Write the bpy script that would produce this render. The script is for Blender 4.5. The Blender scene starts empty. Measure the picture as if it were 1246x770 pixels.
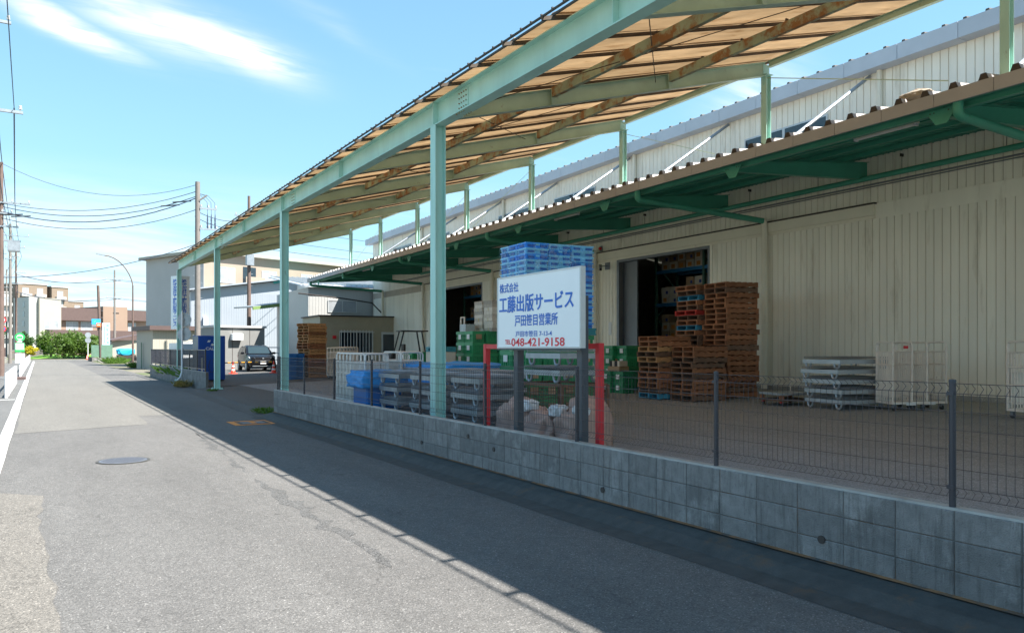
import bpy, bmesh, math, random
from mathutils import Vector, Matrix, noise as mnoise
R = math.radians
random.seed(7)
scene = bpy.context.scene
COL = scene.collection

# ------------------------------------------------------------------ camera
cam_d = bpy.data.cameras.new("camera")
cam_d.sensor_width = 36.0
cam_d.lens = 36.0 * 940.0 / 1246.0
cam_d.shift_y = (423.5 - 385.0) / 1246.0
cam_d.clip_start = 0.05
cam_d.clip_end = 3000.0
cam = bpy.data.objects.new("camera", cam_d)
COL.objects.link(cam)
CAM_H = 1.7
CAM_A = math.atan((623.0 - 47.0) / 940.0)
cam.location = (0, 0, CAM_H)
cam.rotation_euler = (R(90), 0, -CAM_A)
scene.camera = cam

# ------------------------------------------------------------------ world and sun
SUN_TO = Vector((0.457, -0.55, 1.0)).normalized()
world = bpy.data.worlds.new("World")
scene.world = world
world.use_nodes = True
wn, wl = world.node_tree.nodes, world.node_tree.links
wn.clear()
w_out = wn.new("ShaderNodeOutputWorld")
w_bg = wn.new("ShaderNodeBackground")
sky = wn.new("ShaderNodeTexSky")
sky.sky_type = 'NISHITA'
sky.sun_disc = False
sky.sun_elevation = math.asin(SUN_TO.z)
sky.sun_rotation = math.atan2(SUN_TO.x, SUN_TO.y)
sky.air_density = 1.0
sky.dust_density = 0.0
sky.ozone_density = 2.0
w_bg.inputs["Strength"].default_value = 0.094


def wnode(t, **kw):
    n = wn.new(t)
    for k, v in kw.items():
        setattr(n, k, v)
    return n


def wmath(op, a, b=None, clamp=False):
    n = wnode("ShaderNodeMath", operation=op, use_clamp=clamp)
    for i, v in enumerate((a, b)):
        if v is None:
            continue
        if isinstance(v, (int, float)):
            n.inputs[i].default_value = v
        else:
            wl.new(v, n.inputs[i])
    return n.outputs[0]


tc = wnode("ShaderNodeTexCoord")
sep = wnode("ShaderNodeSeparateXYZ")
wl.new(tc.outputs["Generated"], sep.inputs[0])
zc = wmath('MAXIMUM', sep.outputs[2], 0.0)
den = wmath('ADD', zc, 0.12)
cx = wmath('DIVIDE', sep.outputs[0], den)
cy = wmath('DIVIDE', sep.outputs[1], den)
comb = wnode("ShaderNodeCombineXYZ")
wl.new(cx, comb.inputs[0])
wl.new(cy, comb.inputs[1])


def cloud_layer(rot, sx, sy, off, scale, detail, rough, dist, lo, hi):
    mp = wnode("ShaderNodeMapping")
    mp.inputs["Rotation"].default_value = (0, 0, R(rot))
    mp.inputs["Scale"].default_value = (sx, sy, 1)
    mp.inputs["Location"].default_value = off
    wl.new(comb.outputs[0], mp.inputs[0])
    nz = wnode("ShaderNodeTexNoise")
    nz.inputs["Scale"].default_value = scale
    nz.inputs["Detail"].default_value = detail
    nz.inputs["Roughness"].default_value = rough
    nz.inputs["Distortion"].default_value = dist
    wl.new(mp.outputs[0], nz.inputs["Vector"])
    mr = wnode("ShaderNodeMapRange", interpolation_type='SMOOTHSTEP')
    mr.inputs["From Min"].default_value = lo
    mr.inputs["From Max"].default_value = hi
    wl.new(nz.outputs[0], mr.inputs[0])
    return mr.outputs[0]


TH = 33                                                                           # the cirrus streaks run this way
CL1 = cloud_layer(-TH, 0.5, 2.2, (7.3, 2.1, 0), 1.3, 8, 0.6, 0.4, 0.62, 0.85)       # thin cirrus all over the sky
FIL = cloud_layer(-TH, 1.3, 7.0, (2.0, 0.6, 0), 2.0, 9, 0.62, 0.6, 0.30, 0.62)      # filaments inside the streaks
CL2 = cloud_layer(-20, 0.35, 1.0, (0.2, 0.3, 0), 1.1, 9, 0.6, 0.3, 0.40, 0.66)      # low layers by the horizon
CL3 = cloud_layer(0, 1.0, 0.8, (3.0, 1.0, 0), 2.4, 9, 0.6, 0.2, 0.50, 0.66)
wz = wnode("ShaderNodeTexNoise")
wz.inputs["Scale"].default_value = 3.0
wz.inputs["Detail"].default_value = 6
wl.new(comb.outputs[0], wz.inputs["Vector"])
wsep = wnode("ShaderNodeSeparateColor")
wl.new(wz.outputs["Color"], wsep.inputs[0])
dxx = wmath('ADD', cx, wmath('MULTIPLY', wmath('SUBTRACT', wsep.outputs[0], 0.5), 0.16))
dyy = wmath('ADD', cy, wmath('MULTIPLY', wmath('SUBTRACT', wsep.outputs[1], 0.5), 0.16))
ca, sa = math.cos(R(TH)), math.sin(R(TH))
al_ = wmath('ADD', wmath('MULTIPLY', dxx, ca), wmath('MULTIPLY', dyy, sa))
ac_ = wmath('SUBTRACT', wmath('MULTIPLY', dyy, ca), wmath('MULTIPLY', dxx, sa))


def streak(a0, b0, la, lb, gain):
    ea = wmath('DIVIDE', wmath('SUBTRACT', al_, a0), la)
    eb = wmath('DIVIDE', wmath('SUBTRACT', ac_, b0), lb)
    r2 = wmath('ADD', wmath('MULTIPLY', ea, ea), wmath('MULTIPLY', eb, eb))
    g = wmath('POWER', 2.718, wmath('MULTIPLY', r2, -1.0))
    return wmath('MULTIPLY', g, gain)


stk = None
for q in ((1.16, 1.68, 0.15, 0.045, 1.25), (1.40, 1.44, 0.19, 0.08, 1.5), (1.22, 1.51, 0.22, 0.09, 0.8), (1.45, 1.16, 0.2, 0.03, 0.12),
          (0.4, 2.3, 0.5, 0.10, 0.8), (-0.6, 1.4, 0.5, 0.12, 1.0), (2.6, 0.3, 0.5, 0.12, 1.0), (-1.0, -0.8, 0.6, 0.12, 1.0), (0.9, -1.2, 0.5, 0.1, 1.0)):
    sk = streak(*q)
    stk = sk if stk is None else wmath('MAXIMUM', stk, sk)
c1 = wmath('MULTIPLY', stk, wmath('ADD', wmath('MULTIPLY', FIL, 0.68), 0.32))
c1 = wmath('MAXIMUM', c1, wmath('MULTIPLY', CL1, 0.35))
low = wnode("ShaderNodeMapRange", interpolation_type='SMOOTHSTEP')
low.inputs["From Min"].default_value = 0.22
low.inputs["From Max"].default_value = 0.12
wl.new(sep.outputs[2], low.inputs[0])
low3 = wnode("ShaderNodeMapRange", interpolation_type='SMOOTHSTEP')
low3.inputs["From Min"].default_value = 0.10
low3.inputs["From Max"].default_value = 0.05
wl.new(sep.outputs[2], low3.inputs[0])
c2 = wmath('MAXIMUM', wmath('MULTIPLY', wmath('MULTIPLY', CL2, low.outputs[0]), 0.62), wmath('MULTIPLY', wmath('MULTIPLY', CL3, low3.outputs[0]), 0.55))
cl = wmath('MAXIMUM', c1, c2, True)
mixc = wnode("ShaderNodeMix", data_type='RGBA')
wl.new(cl, mixc.inputs["Factor"])
skygain = wnode("ShaderNodeMix", data_type='RGBA', blend_type='MULTIPLY')
skygain.inputs["Factor"].default_value = 1.0
# the bright rim of the sky rolls off softly, as film would show it
ksc = wnode("ShaderNodeVectorMath", operation='MULTIPLY')
wl.new(sky.outputs[0], ksc.inputs[0])
ksc.inputs[1].default_value = (1 / 2.6, 1 / 3.2, 1 / 3.2)
kad = wnode("ShaderNodeVectorMath", operation='ADD')
wl.new(ksc.outputs[0], kad.inputs[0])
kad.inputs[1].default_value = (1, 1, 1)
kdv = wnode("ShaderNodeVectorMath", operation='DIVIDE')
wl.new(sky.outputs[0], kdv.inputs[0])
wl.new(kad.outputs[0], kdv.inputs[1])
wl.new(kdv.outputs[0], skygain.inputs["A"])
skygain.inputs["B"].default_value = (1.36, 1.84, 2.08, 1)
wl.new(skygain.outputs["Result"], mixc.inputs["A"])
mixc.inputs["B"].default_value = (4.6, 4.7, 4.75, 1)
wl.new(mixc.outputs["Result"], w_bg.inputs[0])
wl.new(w_bg.outputs[0], w_out.inputs[0])

sun_d = bpy.data.lights.new("sun", 'SUN')
sun_d.energy = 5.0
sun_d.angle = R(0.5)
sun_d.color = (1.0, 0.955, 0.88)
sun = bpy.data.objects.new("sun", sun_d)
COL.objects.link(sun)
sun.rotation_euler = (-SUN_TO).to_track_quat('-Z', 'Y').to_euler()
sun.location = (30, -30, 60)

vs = scene.view_settings
vs.view_transform = 'Standard'
vs.look = 'None'
vs.gamma = 1.0
vs.exposure = 1.62
vs.use_curve_mapping = False
scene.cycles.max_bounces = 10
scene.cycles.diffuse_bounces = 6
scene.cycles.use_denoising = True

# ------------------------------------------------------------------ helpers
WD = R(31.4985 - 29.6463)       # the warehouse stands turned by this from the road
CD, SD = math.cos(WD), math.sin(WD)


def W(u, v, z=0.0):
    return Vector((u * CD + v * SD, -u * SD + v * CD, z))


def yz(x):                       # height of the sloping yard
    return 0.12 + 0.0275 * (x - 5.5)


def yzw(u, v):
    return yz(u * CD + v * SD)


def at(px, py, d):               # point seen at a pixel of the photograph at depth d
    r = (px - 623.0) / 940.0
    s, c = math.sin(CAM_A), math.cos(CAM_A)
    return Vector(((s + r * c) * d, (c - r * s) * d, CAM_H + (423.5 - py) / 940.0 * d))


class MB:
    def __init__(self, off=(0, 0, 0)):
        self.v, self.f, self.off = [], [], Vector(off)

    def add(self, vs_, fs):
        n = len(self.v)
        self.v += [tuple(Vector(p) - self.off) for p in vs_]
        self.f += [tuple(i + n for i in q) for q in fs]
        return self

    def box(self, x0, y0, z0, x1, y1, z1):
        p = [(x0, y0, z0), (x1, y0, z0), (x1, y1, z0), (x0, y1, z0),
             (x0, y0, z1), (x1, y0, z1), (x1, y1, z1), (x0, y1, z1)]
        return self.add(p, [(0, 3, 2, 1), (4, 5, 6, 7), (0, 1, 5, 4), (1, 2, 6, 5), (2, 3, 7, 6), (3, 0, 4, 7)])

    def cbox(self, x0, y0, z0, x1, y1, z1, b):
        """box with its vertical and top edges chamfered"""
        o = [(x0 + b, y0), (x1 - b, y0), (x1, y0 + b), (x1, y1 - b), (x1 - b, y1), (x0 + b, y1), (x0, y1 - b), (x0, y0 + b)]
        i = [(min(max(x, x0 + b), x1 - b), min(max(y, y0 + b), y1 - b)) for x, y in o]
        vs_ = [(x, y, z0) for x, y in o] + [(x, y, z1 - b) for x, y in o] + [(x, y, z1) for x, y in i]
        fs = [tuple(range(7, -1, -1))]
        for k in range(8):
            n = (k + 1) % 8
            fs.append((k, n, n + 8, k + 8))
            if i[k] != i[n]:
                fs.append((k + 8, n + 8, n + 16, k + 16))
            else:
                fs.append((k + 8, n + 8, n + 16))
        fs.append((16, 18, 20, 22))
        return self.add(vs_, fs)

    def frame3(self, p0, p1, up):
        p0, p1 = Vector(p0), Vector(p1)
        d = (p1 - p0).normalized()
        up = Vector(up)
        x = d.cross(up)
        if x.length < 1e-4:
            x = d.cross(Vector((1, 0, 0)))
        x.normalize()
        return p0, p1, x, x.cross(d).normalized()

    def sweep(self, p0, p1, prof, up=(0, 0, 1)):
        """prof: closed list of (side, up) points"""
        p0, p1, x, y = self.frame3(p0, p1, up)
        n = len(prof)
        vs_ = [p0 + x * a + y * b for a, b in prof] + [p1 + x * a + y * b for a, b in prof]
        fs = [(k, (k + 1) % n, (k + 1) % n + n, k + n) for k in range(n)]
        fs += [tuple(range(n - 1, -1, -1)), tuple(range(n, 2 * n))]
        return self.add(vs_, fs)

    def bar(self, p0, p1, w, h, up=(0, 0, 1)):
        return self.sweep(p0, p1, [(-w / 2, -h / 2), (w / 2, -h / 2), (w / 2, h / 2), (-w / 2, h / 2)], up)

    def hbeam(self, p0, p1, w, h, tf=.014, tw=.01, up=(0, 0, 1)):
        a, b = w / 2, h / 2
        t = tw / 2
        pr = [(-a, -b), (a, -b), (a, -b + tf), (t, -b + tf), (t, b - tf), (a, b - tf), (a, b), (-a, b), (-a, b - tf), (-t, b - tf), (-t, -b + tf), (-a, -b + tf)]
        return self.sweep(p0, p1, pr, up)

    def tube(self, p0, p1, r, n=8, r1=None):
        r1 = r if r1 is None else r1
        p0, p1, x, y = self.frame3(p0, p1, (0, 0, 1))
        vs_ = []
        for p, q in ((p0, r), (p1, r1)):
            for k in range(n):
                t = 2 * math.pi * k / n
                vs_.append(p + x * (q * math.cos(t)) + y * (q * math.sin(t)))
        fs = [(k, (k + 1) % n, (k + 1) % n + n, k + n) for k in range(n)]
        fs += [tuple(range(n - 1, -1, -1)), tuple(range(n, 2 * n))]
        return self.add(vs_, fs)

    def path(self, pts, r, n=6):
        pts = [Vector(p) for p in pts]
        rings = []
        prev = None
        for i, p in enumerate(pts):
            d = (pts[min(i + 1, len(pts) - 1)] - pts[max(i - 1, 0)]).normalized()
            if prev is None:
                x = d.cross(Vector((0, 0, 1)))
                if x.length < 1e-3:
                    x = d.cross(Vector((1, 0, 0)))
            else:
                x = prev - d * prev.dot(d)
            x.normalize()
            prev = x
            y = d.cross(x)
            rr = r[i] if isinstance(r, (list, tuple)) else r
            rings.append([p + x * (rr * math.cos(2 * math.pi * k / n)) + y * (rr * math.sin(2 * math.pi * k / n)) for k in range(n)])
        vs_ = [q for g in rings for q in g]
        fs = []
        for i in range(len(rings) - 1):
            for k in range(n):
                a, b = i * n + k, i * n + (k + 1) % n
                fs.append((a, b, b + n, a + n))
        fs += [tuple(range(n - 1, -1, -1)), tuple(range((len(rings) - 1) * n, len(rings) * n))]
        return self.add(vs_, fs)

    def lathe(self, prof, c=(0, 0, 0), n=16):
        c = Vector(c)
        vs_ = []
        for r, z in prof:
            for k in range(n):
                t = 2 * math.pi * k / n
                vs_.append(c + Vector((r * math.cos(t), r * math.sin(t), z)))
        fs = []
        for i in range(len(prof) - 1):
            for k in range(n):
                a, b = i * n + k, i * n + (k + 1) % n
                fs.append((a, b, b + n, a + n))
        fs += [tuple(range(n - 1, -1, -1)), tuple(range((len(prof) - 1) * n, len(prof) * n))]
        return self.add(vs_, fs)

    def extr(self, poly, vec):
        poly = [Vector(p) for p in poly]
        vec = Vector(vec)
        n = len(poly)
        fs = [(k, (k + 1) % n, (k + 1) % n + n, k + n) for k in range(n)]
        fs += [tuple(range(n - 1, -1, -1)), tuple(range(n, 2 * n))]
        return self.add(poly + [p + vec for p in poly], fs)

    def mesh(self, name, mat, smooth=False):
        me = bpy.data.meshes.new(name)
        me.from_pydata(self.v, [], self.f)
        bm = bmesh.new()
        bm.from_mesh(me)
        bmesh.ops.recalc_face_normals(bm, faces=bm.faces)
        bm.to_mesh(me)
        bm.free()
        if smooth:
            for p in me.polygons:
                p.use_smooth = True
            me.set_sharp_from_angle(angle=R(42))
        if mat is not None:
            me.materials.append(mat)
        return me

    def build(self, name, mat, parent=None, smooth=False, kind=None):
        return link(name, self.mesh(name, mat, smooth), parent, kind=kind)


def link(name, me, parent=None, loc=None, rz=0.0, kind=None):
    o = bpy.data.objects.new(name, me)
    COL.objects.link(o)
    if parent is not None:
        o.parent = parent
    if loc is not None:
        o.location = loc
    if rz:
        o.rotation_euler = (0, 0, rz)
    if kind:
        o["kind"] = kind
    return o


def tag(o, label, cat, group=None, kind=None):
    o["label"] = label
    o["category"] = cat
    if group:
        o["group"] = group
    if kind:
        o["kind"] = kind
    return o


def root(name, loc, rz, label, cat, group=None):
    o = bpy.data.objects.new(name, None)
    o.empty_display_size = 0.2
    COL.objects.link(o)
    o.location = loc
    o.rotation_euler = (0, 0, rz)
    return tag(o, label, cat, group)


def copy_tree(o, loc=None, rz=None, label=None, group=None, parent=None):
    kids = [c for c in KIDS.get(o.name, [])] or list(o.children)
    KIDS[o.name] = kids
    c = o.copy()
    COL.objects.link(c)
    if parent is not None:
        c.parent = parent
    if loc is not None:
        c.location = loc
    if rz is not None:
        c.rotation_euler = (0, 0, rz)
    if label:
        c["label"] = label
    if group:
        c["group"] = group
    for k in kids:
        copy_tree(k, parent=c)
    return c


KIDS = {}


def struct(name, verts, faces, mat):
    me = bpy.data.meshes.new(name)
    me.from_pydata([tuple(v) for v in verts], [], faces)
    me.materials.append(mat)
    o = link(name, me)
    o["kind"] = "structure"
    return o


def text_mesh(s, mat, width=None, height=None, offset=0.0, extrude=0.0, vertical=False, bold=0.0):
    """flat lettering in the XZ plane, centred, facing -Y"""
    cu = bpy.data.curves.new("lettering", 'FONT')
    cu.body = "\n".join(s) if vertical else s
    cu.align_x = 'CENTER'
    cu.align_y = 'CENTER'
    cu.offset = offset
    cu.extrude = extrude
    cu.resolution_u = 3
    if vertical:
        cu.space_line = 0.8
    o = bpy.data.objects.new("lettering_tmp", cu)
    COL.objects.link(o)
    dg = bpy.context.evaluated_depsgraph_get()
    me = bpy.data.meshes.new_from_object(o.evaluated_get(dg))
    bpy.data.objects.remove(o)
    xs = [v.co.x for v in me.vertices]
    ys = [v.co.y for v in me.vertices]
    w, h = max(xs) - min(xs), max(ys) - min(ys)
    mx, my = (max(xs) + min(xs)) / 2, (max(ys) + min(ys)) / 2
    sx = width / w if width else height / h
    sy = height / h if height else sx
    for v in me.vertices:
        x, y, z = v.co
        v.co = ((x - mx) * sx, -z, (y - my) * sy)
    if bold:
        n = len(me.vertices)
        vs_ = [tuple(v.co) for v in me.vertices]
        fs = [tuple(p.vertices) for p in me.polygons]
        va, fa = list(vs_), list(fs)
        for k, (dx, dz) in enumerate(((-bold, 0), (bold, 0), (0, -bold * .6), (0, bold * .6))):
            fa += [tuple(i + len(va) for i in f) for f in fs]
            va += [(x + dx, y - .0004 * (k + 1), z + dz) for x, y, z in vs_]
        me = bpy.data.meshes.new("lettering")
        me.from_pydata(va, [], fa)
    me.materials.clear()
    me.materials.append(mat)
    return me


# ------------------------------------------------------------------ materials
MATS = {}


def mat(name, col, rough=0.6, metal=0.0, var=0.12, vs=2.0, bump=0.0, bs=40.0, rnd=0.0, dirt=None, spec=0.5, stretch=None):
    """procedural paint: base colour, soft blotches, per-object shade, dirt patches, fine bump"""
    if name in MATS:
        return MATS[name]
    m = bpy.data.materials.new(name)
    MATS[name] = m
    m.use_nodes = True
    N, L = m.node_tree.nodes, m.node_tree.links
    b = N["Principled BSDF"]
    b.inputs["Roughness"].default_value = rough
    b.inputs["Metallic"].default_value = metal
    b.inputs["Specular IOR Level"].default_value = spec
    geo = N.new("ShaderNodeNewGeometry")
    pos = geo.outputs["Position"]
    if stretch:
        mp = N.new("ShaderNodeMapping")
        mp.inputs["Scale"].default_value = stretch
        L.new(pos, mp.inputs[0])
        pos = mp.outputs[0]
    nz = N.new("ShaderNodeTexNoise")
    nz.inputs["Scale"].default_value = vs
    nz.inputs["Detail"].default_value = 7
    nz.inputs["Roughness"].default_value = 0.62
    L.new(pos, nz.inputs["Vector"])
    mr = N.new("ShaderNodeMapRange")
    mr.inputs["From Min"].default_value = 0.25
    mr.inputs["From Max"].default_value = 0.75
    mr.inputs["To Min"].default_value = 1.0 - var
    mr.inputs["To Max"].default_value = 1.0 + var
    L.new(nz.outputs[0], mr.inputs[0])
    val = mr.outputs[0]
    if rnd:
        oi = N.new("ShaderNodeObjectInfo")
        m2 = N.new("ShaderNodeMapRange")
        m2.inputs["To Min"].default_value = 1.0 - rnd
        m2.inputs["To Max"].default_value = 1.0 + rnd
        L.new(oi.outputs["Random"], m2.inputs[0])
        mu = N.new("ShaderNodeMath")
        mu.operation = 'MULTIPLY'
        L.new(val, mu.inputs[0])
        L.new(m2.outputs[0], mu.inputs[1])
        val = mu.outputs[0]
    mul = N.new("ShaderNodeMix")
    mul.data_type = 'RGBA'
    mul.blend_type = 'MULTIPLY'
    mul.inputs["Factor"].default_value = 1.0
    mul.inputs["A"].default_value = (*col, 1)
    L.new(val, mul.inputs["B"])
    out = mul.outputs["Result"]
    if dirt:
        dcol, lo, hi, dsc = dirt
        n2 = N.new("ShaderNodeTexNoise")
        n2.inputs["Scale"].default_value = dsc
        n2.inputs["Detail"].default_value = 8
        n2.inputs["Roughness"].default_value = 0.68
        L.new(pos, n2.inputs["Vector"])
        m3 = N.new("ShaderNodeMapRange")
        m3.inputs["From Min"].default_value = lo
        m3.inputs["From Max"].default_value = hi
        L.new(n2.outputs[0], m3.inputs[0])
        mx = N.new("ShaderNodeMix")
        mx.data_type = 'RGBA'
        L.new(m3.outputs[0], mx.inputs["Factor"])
        L.new(out, mx.inputs["A"])
        mx.inputs["B"].default_value = (*dcol, 1)
        out = mx.outputs["Result"]
    L.new(out, b.inputs["Base Color"])
    if bump:
        n3 = N.new("ShaderNodeTexNoise")
        n3.inputs["Scale"].default_value = bs
        n3.inputs["Detail"].default_value = 5
        L.new(geo.outputs["Position"], n3.inputs["Vector"])
        bp = N.new("ShaderNodeBump")
        bp.inputs["Strength"].default_value = bump
        bp.inputs["Distance"].default_value = 0.01
        L.new(n3.outputs[0], bp.inputs["Height"])
        L.new(bp.outputs[0], b.inputs["Normal"])
    return m


def asphalt(name, col, spk=0.55, big=0.2, sc=105.0):
    m = bpy.data.materials.new(name)
    m.use_nodes = True
    N, L = m.node_tree.nodes, m.node_tree.links
    b = N["Principled BSDF"]
    b.inputs["Roughness"].default_value = 0.85
    geo = N.new("ShaderNodeNewGeometry")
    vo = N.new("ShaderNodeTexVoronoi")
    vo.inputs["Scale"].default_value = sc
    L.new(geo.outputs["Position"], vo.inputs["Vector"])
    sepc = N.new("ShaderNodeSeparateColor")
    L.new(vo.outputs["Color"], sepc.inputs[0])
    pw = N.new("ShaderNodeMapRange")
    pw.inputs["From Min"].default_value = 0.0
    pw.inputs["From Max"].default_value = 1.0
    pw.inputs["To Min"].default_value = 1.0 - spk
    pw.inputs["To Max"].default_value = 1.0 + spk
    L.new(sepc.outputs[0], pw.inputs[0])
    # odd bright stones
    br = N.new("ShaderNodeMapRange")
    br.inputs["From Min"].default_value = 0.93
    br.inputs["From Max"].default_value = 1.0
    br.inputs["To Max"].default_value = 1.3
    L.new(sepc.outputs[1], br.inputs[0])
    ad = N.new("ShaderNodeMath")
    L.new(pw.outputs[0], ad.inputs[0])
    L.new(br.outputs[0], ad.inputs[1])
    nz = N.new("ShaderNodeTexNoise")
    nz.inputs["Scale"].default_value = 0.55
    nz.inputs["Detail"].default_value = 9
    nz.inputs["Roughness"].default_value = 0.72
    mp = N.new("ShaderNodeMapping")
    mp.inputs["Scale"].default_value = (1.3, 0.28, 1.0)
    L.new(geo.outputs["Position"], mp.inputs[0])
    L.new(mp.outputs[0], nz.inputs["Vector"])
    m2 = N.new("ShaderNodeMapRange")
    m2.inputs["From Min"].default_value = 0.3
    m2.inputs["From Max"].default_value = 0.7
    m2.inputs["To Min"].default_value = 1.0 - big
    m2.inputs["To Max"].default_value = 1.0 + big
    L.new(nz.outputs[0], m2.inputs[0])
    mu = N.new("ShaderNodeMath")
    mu.operation = 'MULTIPLY'
    L.new(ad.outputs[0], mu.inputs[0])
    L.new(m2.outputs[0], mu.inputs[1])
    # hair cracks
    v2 = N.new("ShaderNodeTexVoronoi")
    v2.feature = 'DISTANCE_TO_EDGE'
    v2.inputs["Scale"].default_value = 0.33
    n4 = N.new("ShaderNodeTexNoise")
    n4.inputs["Scale"].default_value = 2.5
    n4.inputs["Detail"].default_value = 6
    L.new(geo.outputs["Position"], n4.inputs["Vector"])
    mxv = N.new("ShaderNodeMix")
    mxv.data_type = 'RGBA'
    mxv.blend_type = 'LINEAR_LIGHT'
    mxv.inputs["Factor"].default_value = 0.55
    L.new(geo.outputs["Position"], mxv.inputs["A"])
    L.new(n4.outputs["Color"], mxv.inputs["B"])
    L.new(mxv.outputs["Result"], v2.inputs["Vector"])
    m5 = N.new("ShaderNodeMapRange")
    m5.inputs["From Min"].default_value = 0.0
    m5.inputs["From Max"].default_value = 0.004
    m5.inputs["To Min"].default_value = 0.62
    m5.inputs["To Max"].default_value = 1.0
    L.new(v2.outputs["Distance"], m5.inputs[0])
    mu2 = N.new("ShaderNodeMath")
    mu2.operation = 'MULTIPLY'
    L.new(mu.outputs[0], mu2.inputs[0])
    L.new(m5.outputs[0], mu2.inputs[1])
    mul = N.new("ShaderNodeMix")
    mul.data_type = 'RGBA'
    mul.blend_type = 'MULTIPLY'
    mul.inputs["Factor"].default_value = 1.0
    mul.inputs["A"].default_value = (*col, 1)
    # worn smudges a hand wide
    n6 = N.new("ShaderNodeTexNoise")
    n6.inputs["Scale"].default_value = 7.0
    n6.inputs["Detail"].default_value = 6
    n6.inputs["Roughness"].default_value = 0.75
    L.new(geo.outputs["Position"], n6.inputs["Vector"])
    m6 = N.new("ShaderNodeMapRange")
    m6.inputs["From Min"].default_value = 0.3
    m6.inputs["From Max"].default_value = 0.7
    m6.inputs["To Min"].default_value = 0.88
    m6.inputs["To Max"].default_value = 1.12
    L.new(n6.outputs[0], m6.inputs[0])
    mu3 = N.new("ShaderNodeMath")
    mu3.operation = 'MULTIPLY'
    L.new(mu2.outputs[0], mu3.inputs[0])
    L.new(m6.outputs[0], mu3.inputs[1])
    L.new(mu3.outputs[0], mul.inputs["B"])
    L.new(mul.outputs["Result"], b.inputs["Base Color"])
    bp = N.new("ShaderNodeBump")
    bp.inputs["Strength"].default_value = 0.5
    bp.inputs["Distance"].default_value = 0.006
    L.new(vo.outputs["Distance"], bp.inputs["Height"])
    L.new(bp.outputs[0], b.inputs["Normal"])
    return m


def glass_mat(name, col=(0.02, 0.03, 0.04), rough=0.05):
    m = mat(name, col, rough=rough, var=0.05, spec=0.8)
    return m


def leaf_mat(name, col):
    if name in MATS:
        return MATS[name]
    m = mat(name, col, rough=0.55, var=0.45, vs=1.4, rnd=0.0)
    N, L = m.node_tree.nodes, m.node_tree.links
    b = N["Principled BSDF"]
    tr = N.new("ShaderNodeBsdfTranslucent")
    tr.inputs[0].default_value = (col[0] * 1.5, col[1] * 1.6, col[2] * 0.8, 1)
    mx = N.new("ShaderNodeMixShader")
    mx.inputs[0].default_value = 0.35
    L.new(b.outputs[0], mx.inputs[1])
    L.new(tr.outputs[0], mx.inputs[2])
    L.new(mx.outputs[0], N["Material Output"].inputs[0])
    return m


RUST = (0.13, 0.055, 0.022)
m_asph = asphalt("road_asphalt", (0.103, 0.0985, 0.094), spk=0.33)
m_asph_light = asphalt("patched_asphalt", (0.132, 0.125, 0.113), spk=0.35, big=0.12)
m_asph_warm = asphalt("worn_asphalt", (0.132, 0.121, 0.107), spk=0.4, big=0.1)
m_asph_path = asphalt("path_asphalt", (0.105, 0.104, 0.102), spk=0.3)
m_tar = asphalt("tar_seam", (0.078, 0.076, 0.074), spk=0.6)
m_yard = asphalt("yard_asphalt", (0.205, 0.22, 0.24), spk=0.35, big=0.14)
m_apron = asphalt("yard_apron", (0.32, 0.315, 0.30), spk=0.25, big=0.12)
m_gutter = mat("gutter_concrete", (0.055, 0.055, 0.052), rough=0.8, var=0.35, vs=6, bump=0.4, bs=60, dirt=((0.11, 0.06, 0.03), 0.58, 0.75, 3))
m_soil = mat("soil", (0.16, 0.14, 0.11), rough=0.95, var=0.3, vs=0.3, dirt=((0.07, 0.10, 0.03), 0.45, 0.6, 0.2))
m_white_line = mat("road_paint", (0.55, 0.55, 0.54), rough=0.7, var=0.08, vs=3, dirt=((0.3, 0.29, 0.28), 0.6, 0.72, 6))
m_orange_line = mat("orange_paint", (0.72, 0.25, 0.04), rough=0.75, var=0.2, vs=5, dirt=((0.16, 0.13, 0.1), 0.58, 0.70, 9))
m_iron = mat("cast_iron", (0.13, 0.14, 0.165), rough=0.55, metal=0.4, var=0.3, vs=20)
def block_material():
    """weathered concrete block: pores, drip streaks, pale bloom, dark grime"""
    m = mat("concrete_block", (0.205, 0.20, 0.195), rough=0.92, var=0.22, vs=9.0, bump=0.9, bs=95, rnd=0.16, dirt=((0.33, 0.325, 0.315), 0.55, 0.70, 2.2))
    N, L = m.node_tree.nodes, m.node_tree.links
    b = N["Principled BSDF"]
    src = b.inputs["Base Color"].links[0].from_socket
    geo = N.new("ShaderNodeNewGeometry")
    for sc_, st_, lo, hi, col, amt in ((3.0, (5, 5, .55), .50, .68, (0.095, 0.09, 0.085), .8), (30.0, (1, 1, 1), .56, .66, (0.10, 0.10, 0.105), .55), (7.0, (4, 4, .7), .60, .72, (0.40, 0.40, 0.40), .6)):
        mp = N.new("ShaderNodeMapping")
        mp.inputs["Scale"].default_value = st_
        L.new(geo.outputs["Position"], mp.inputs[0])
        nz = N.new("ShaderNodeTexNoise")
        nz.inputs["Scale"].default_value = sc_
        nz.inputs["Detail"].default_value = 8
        nz.inputs["Roughness"].default_value = 0.7
        L.new(mp.outputs[0], nz.inputs["Vector"])
        mr = N.new("ShaderNodeMapRange")
        mr.inputs["From Min"].default_value = lo
        mr.inputs["From Max"].default_value = hi
        mr.inputs["To Max"].default_value = amt
        L.new(nz.outputs[0], mr.inputs[0])
        mx = N.new("ShaderNodeMix")
        mx.data_type = 'RGBA'
        L.new(mr.outputs[0], mx.inputs["Factor"])
        L.new(src, mx.inputs["A"])
        mx.inputs["B"].default_value = (*col, 1)
        src = mx.outputs["Result"]
    L.new(src, b.inputs["Base Color"])
    return m


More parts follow.
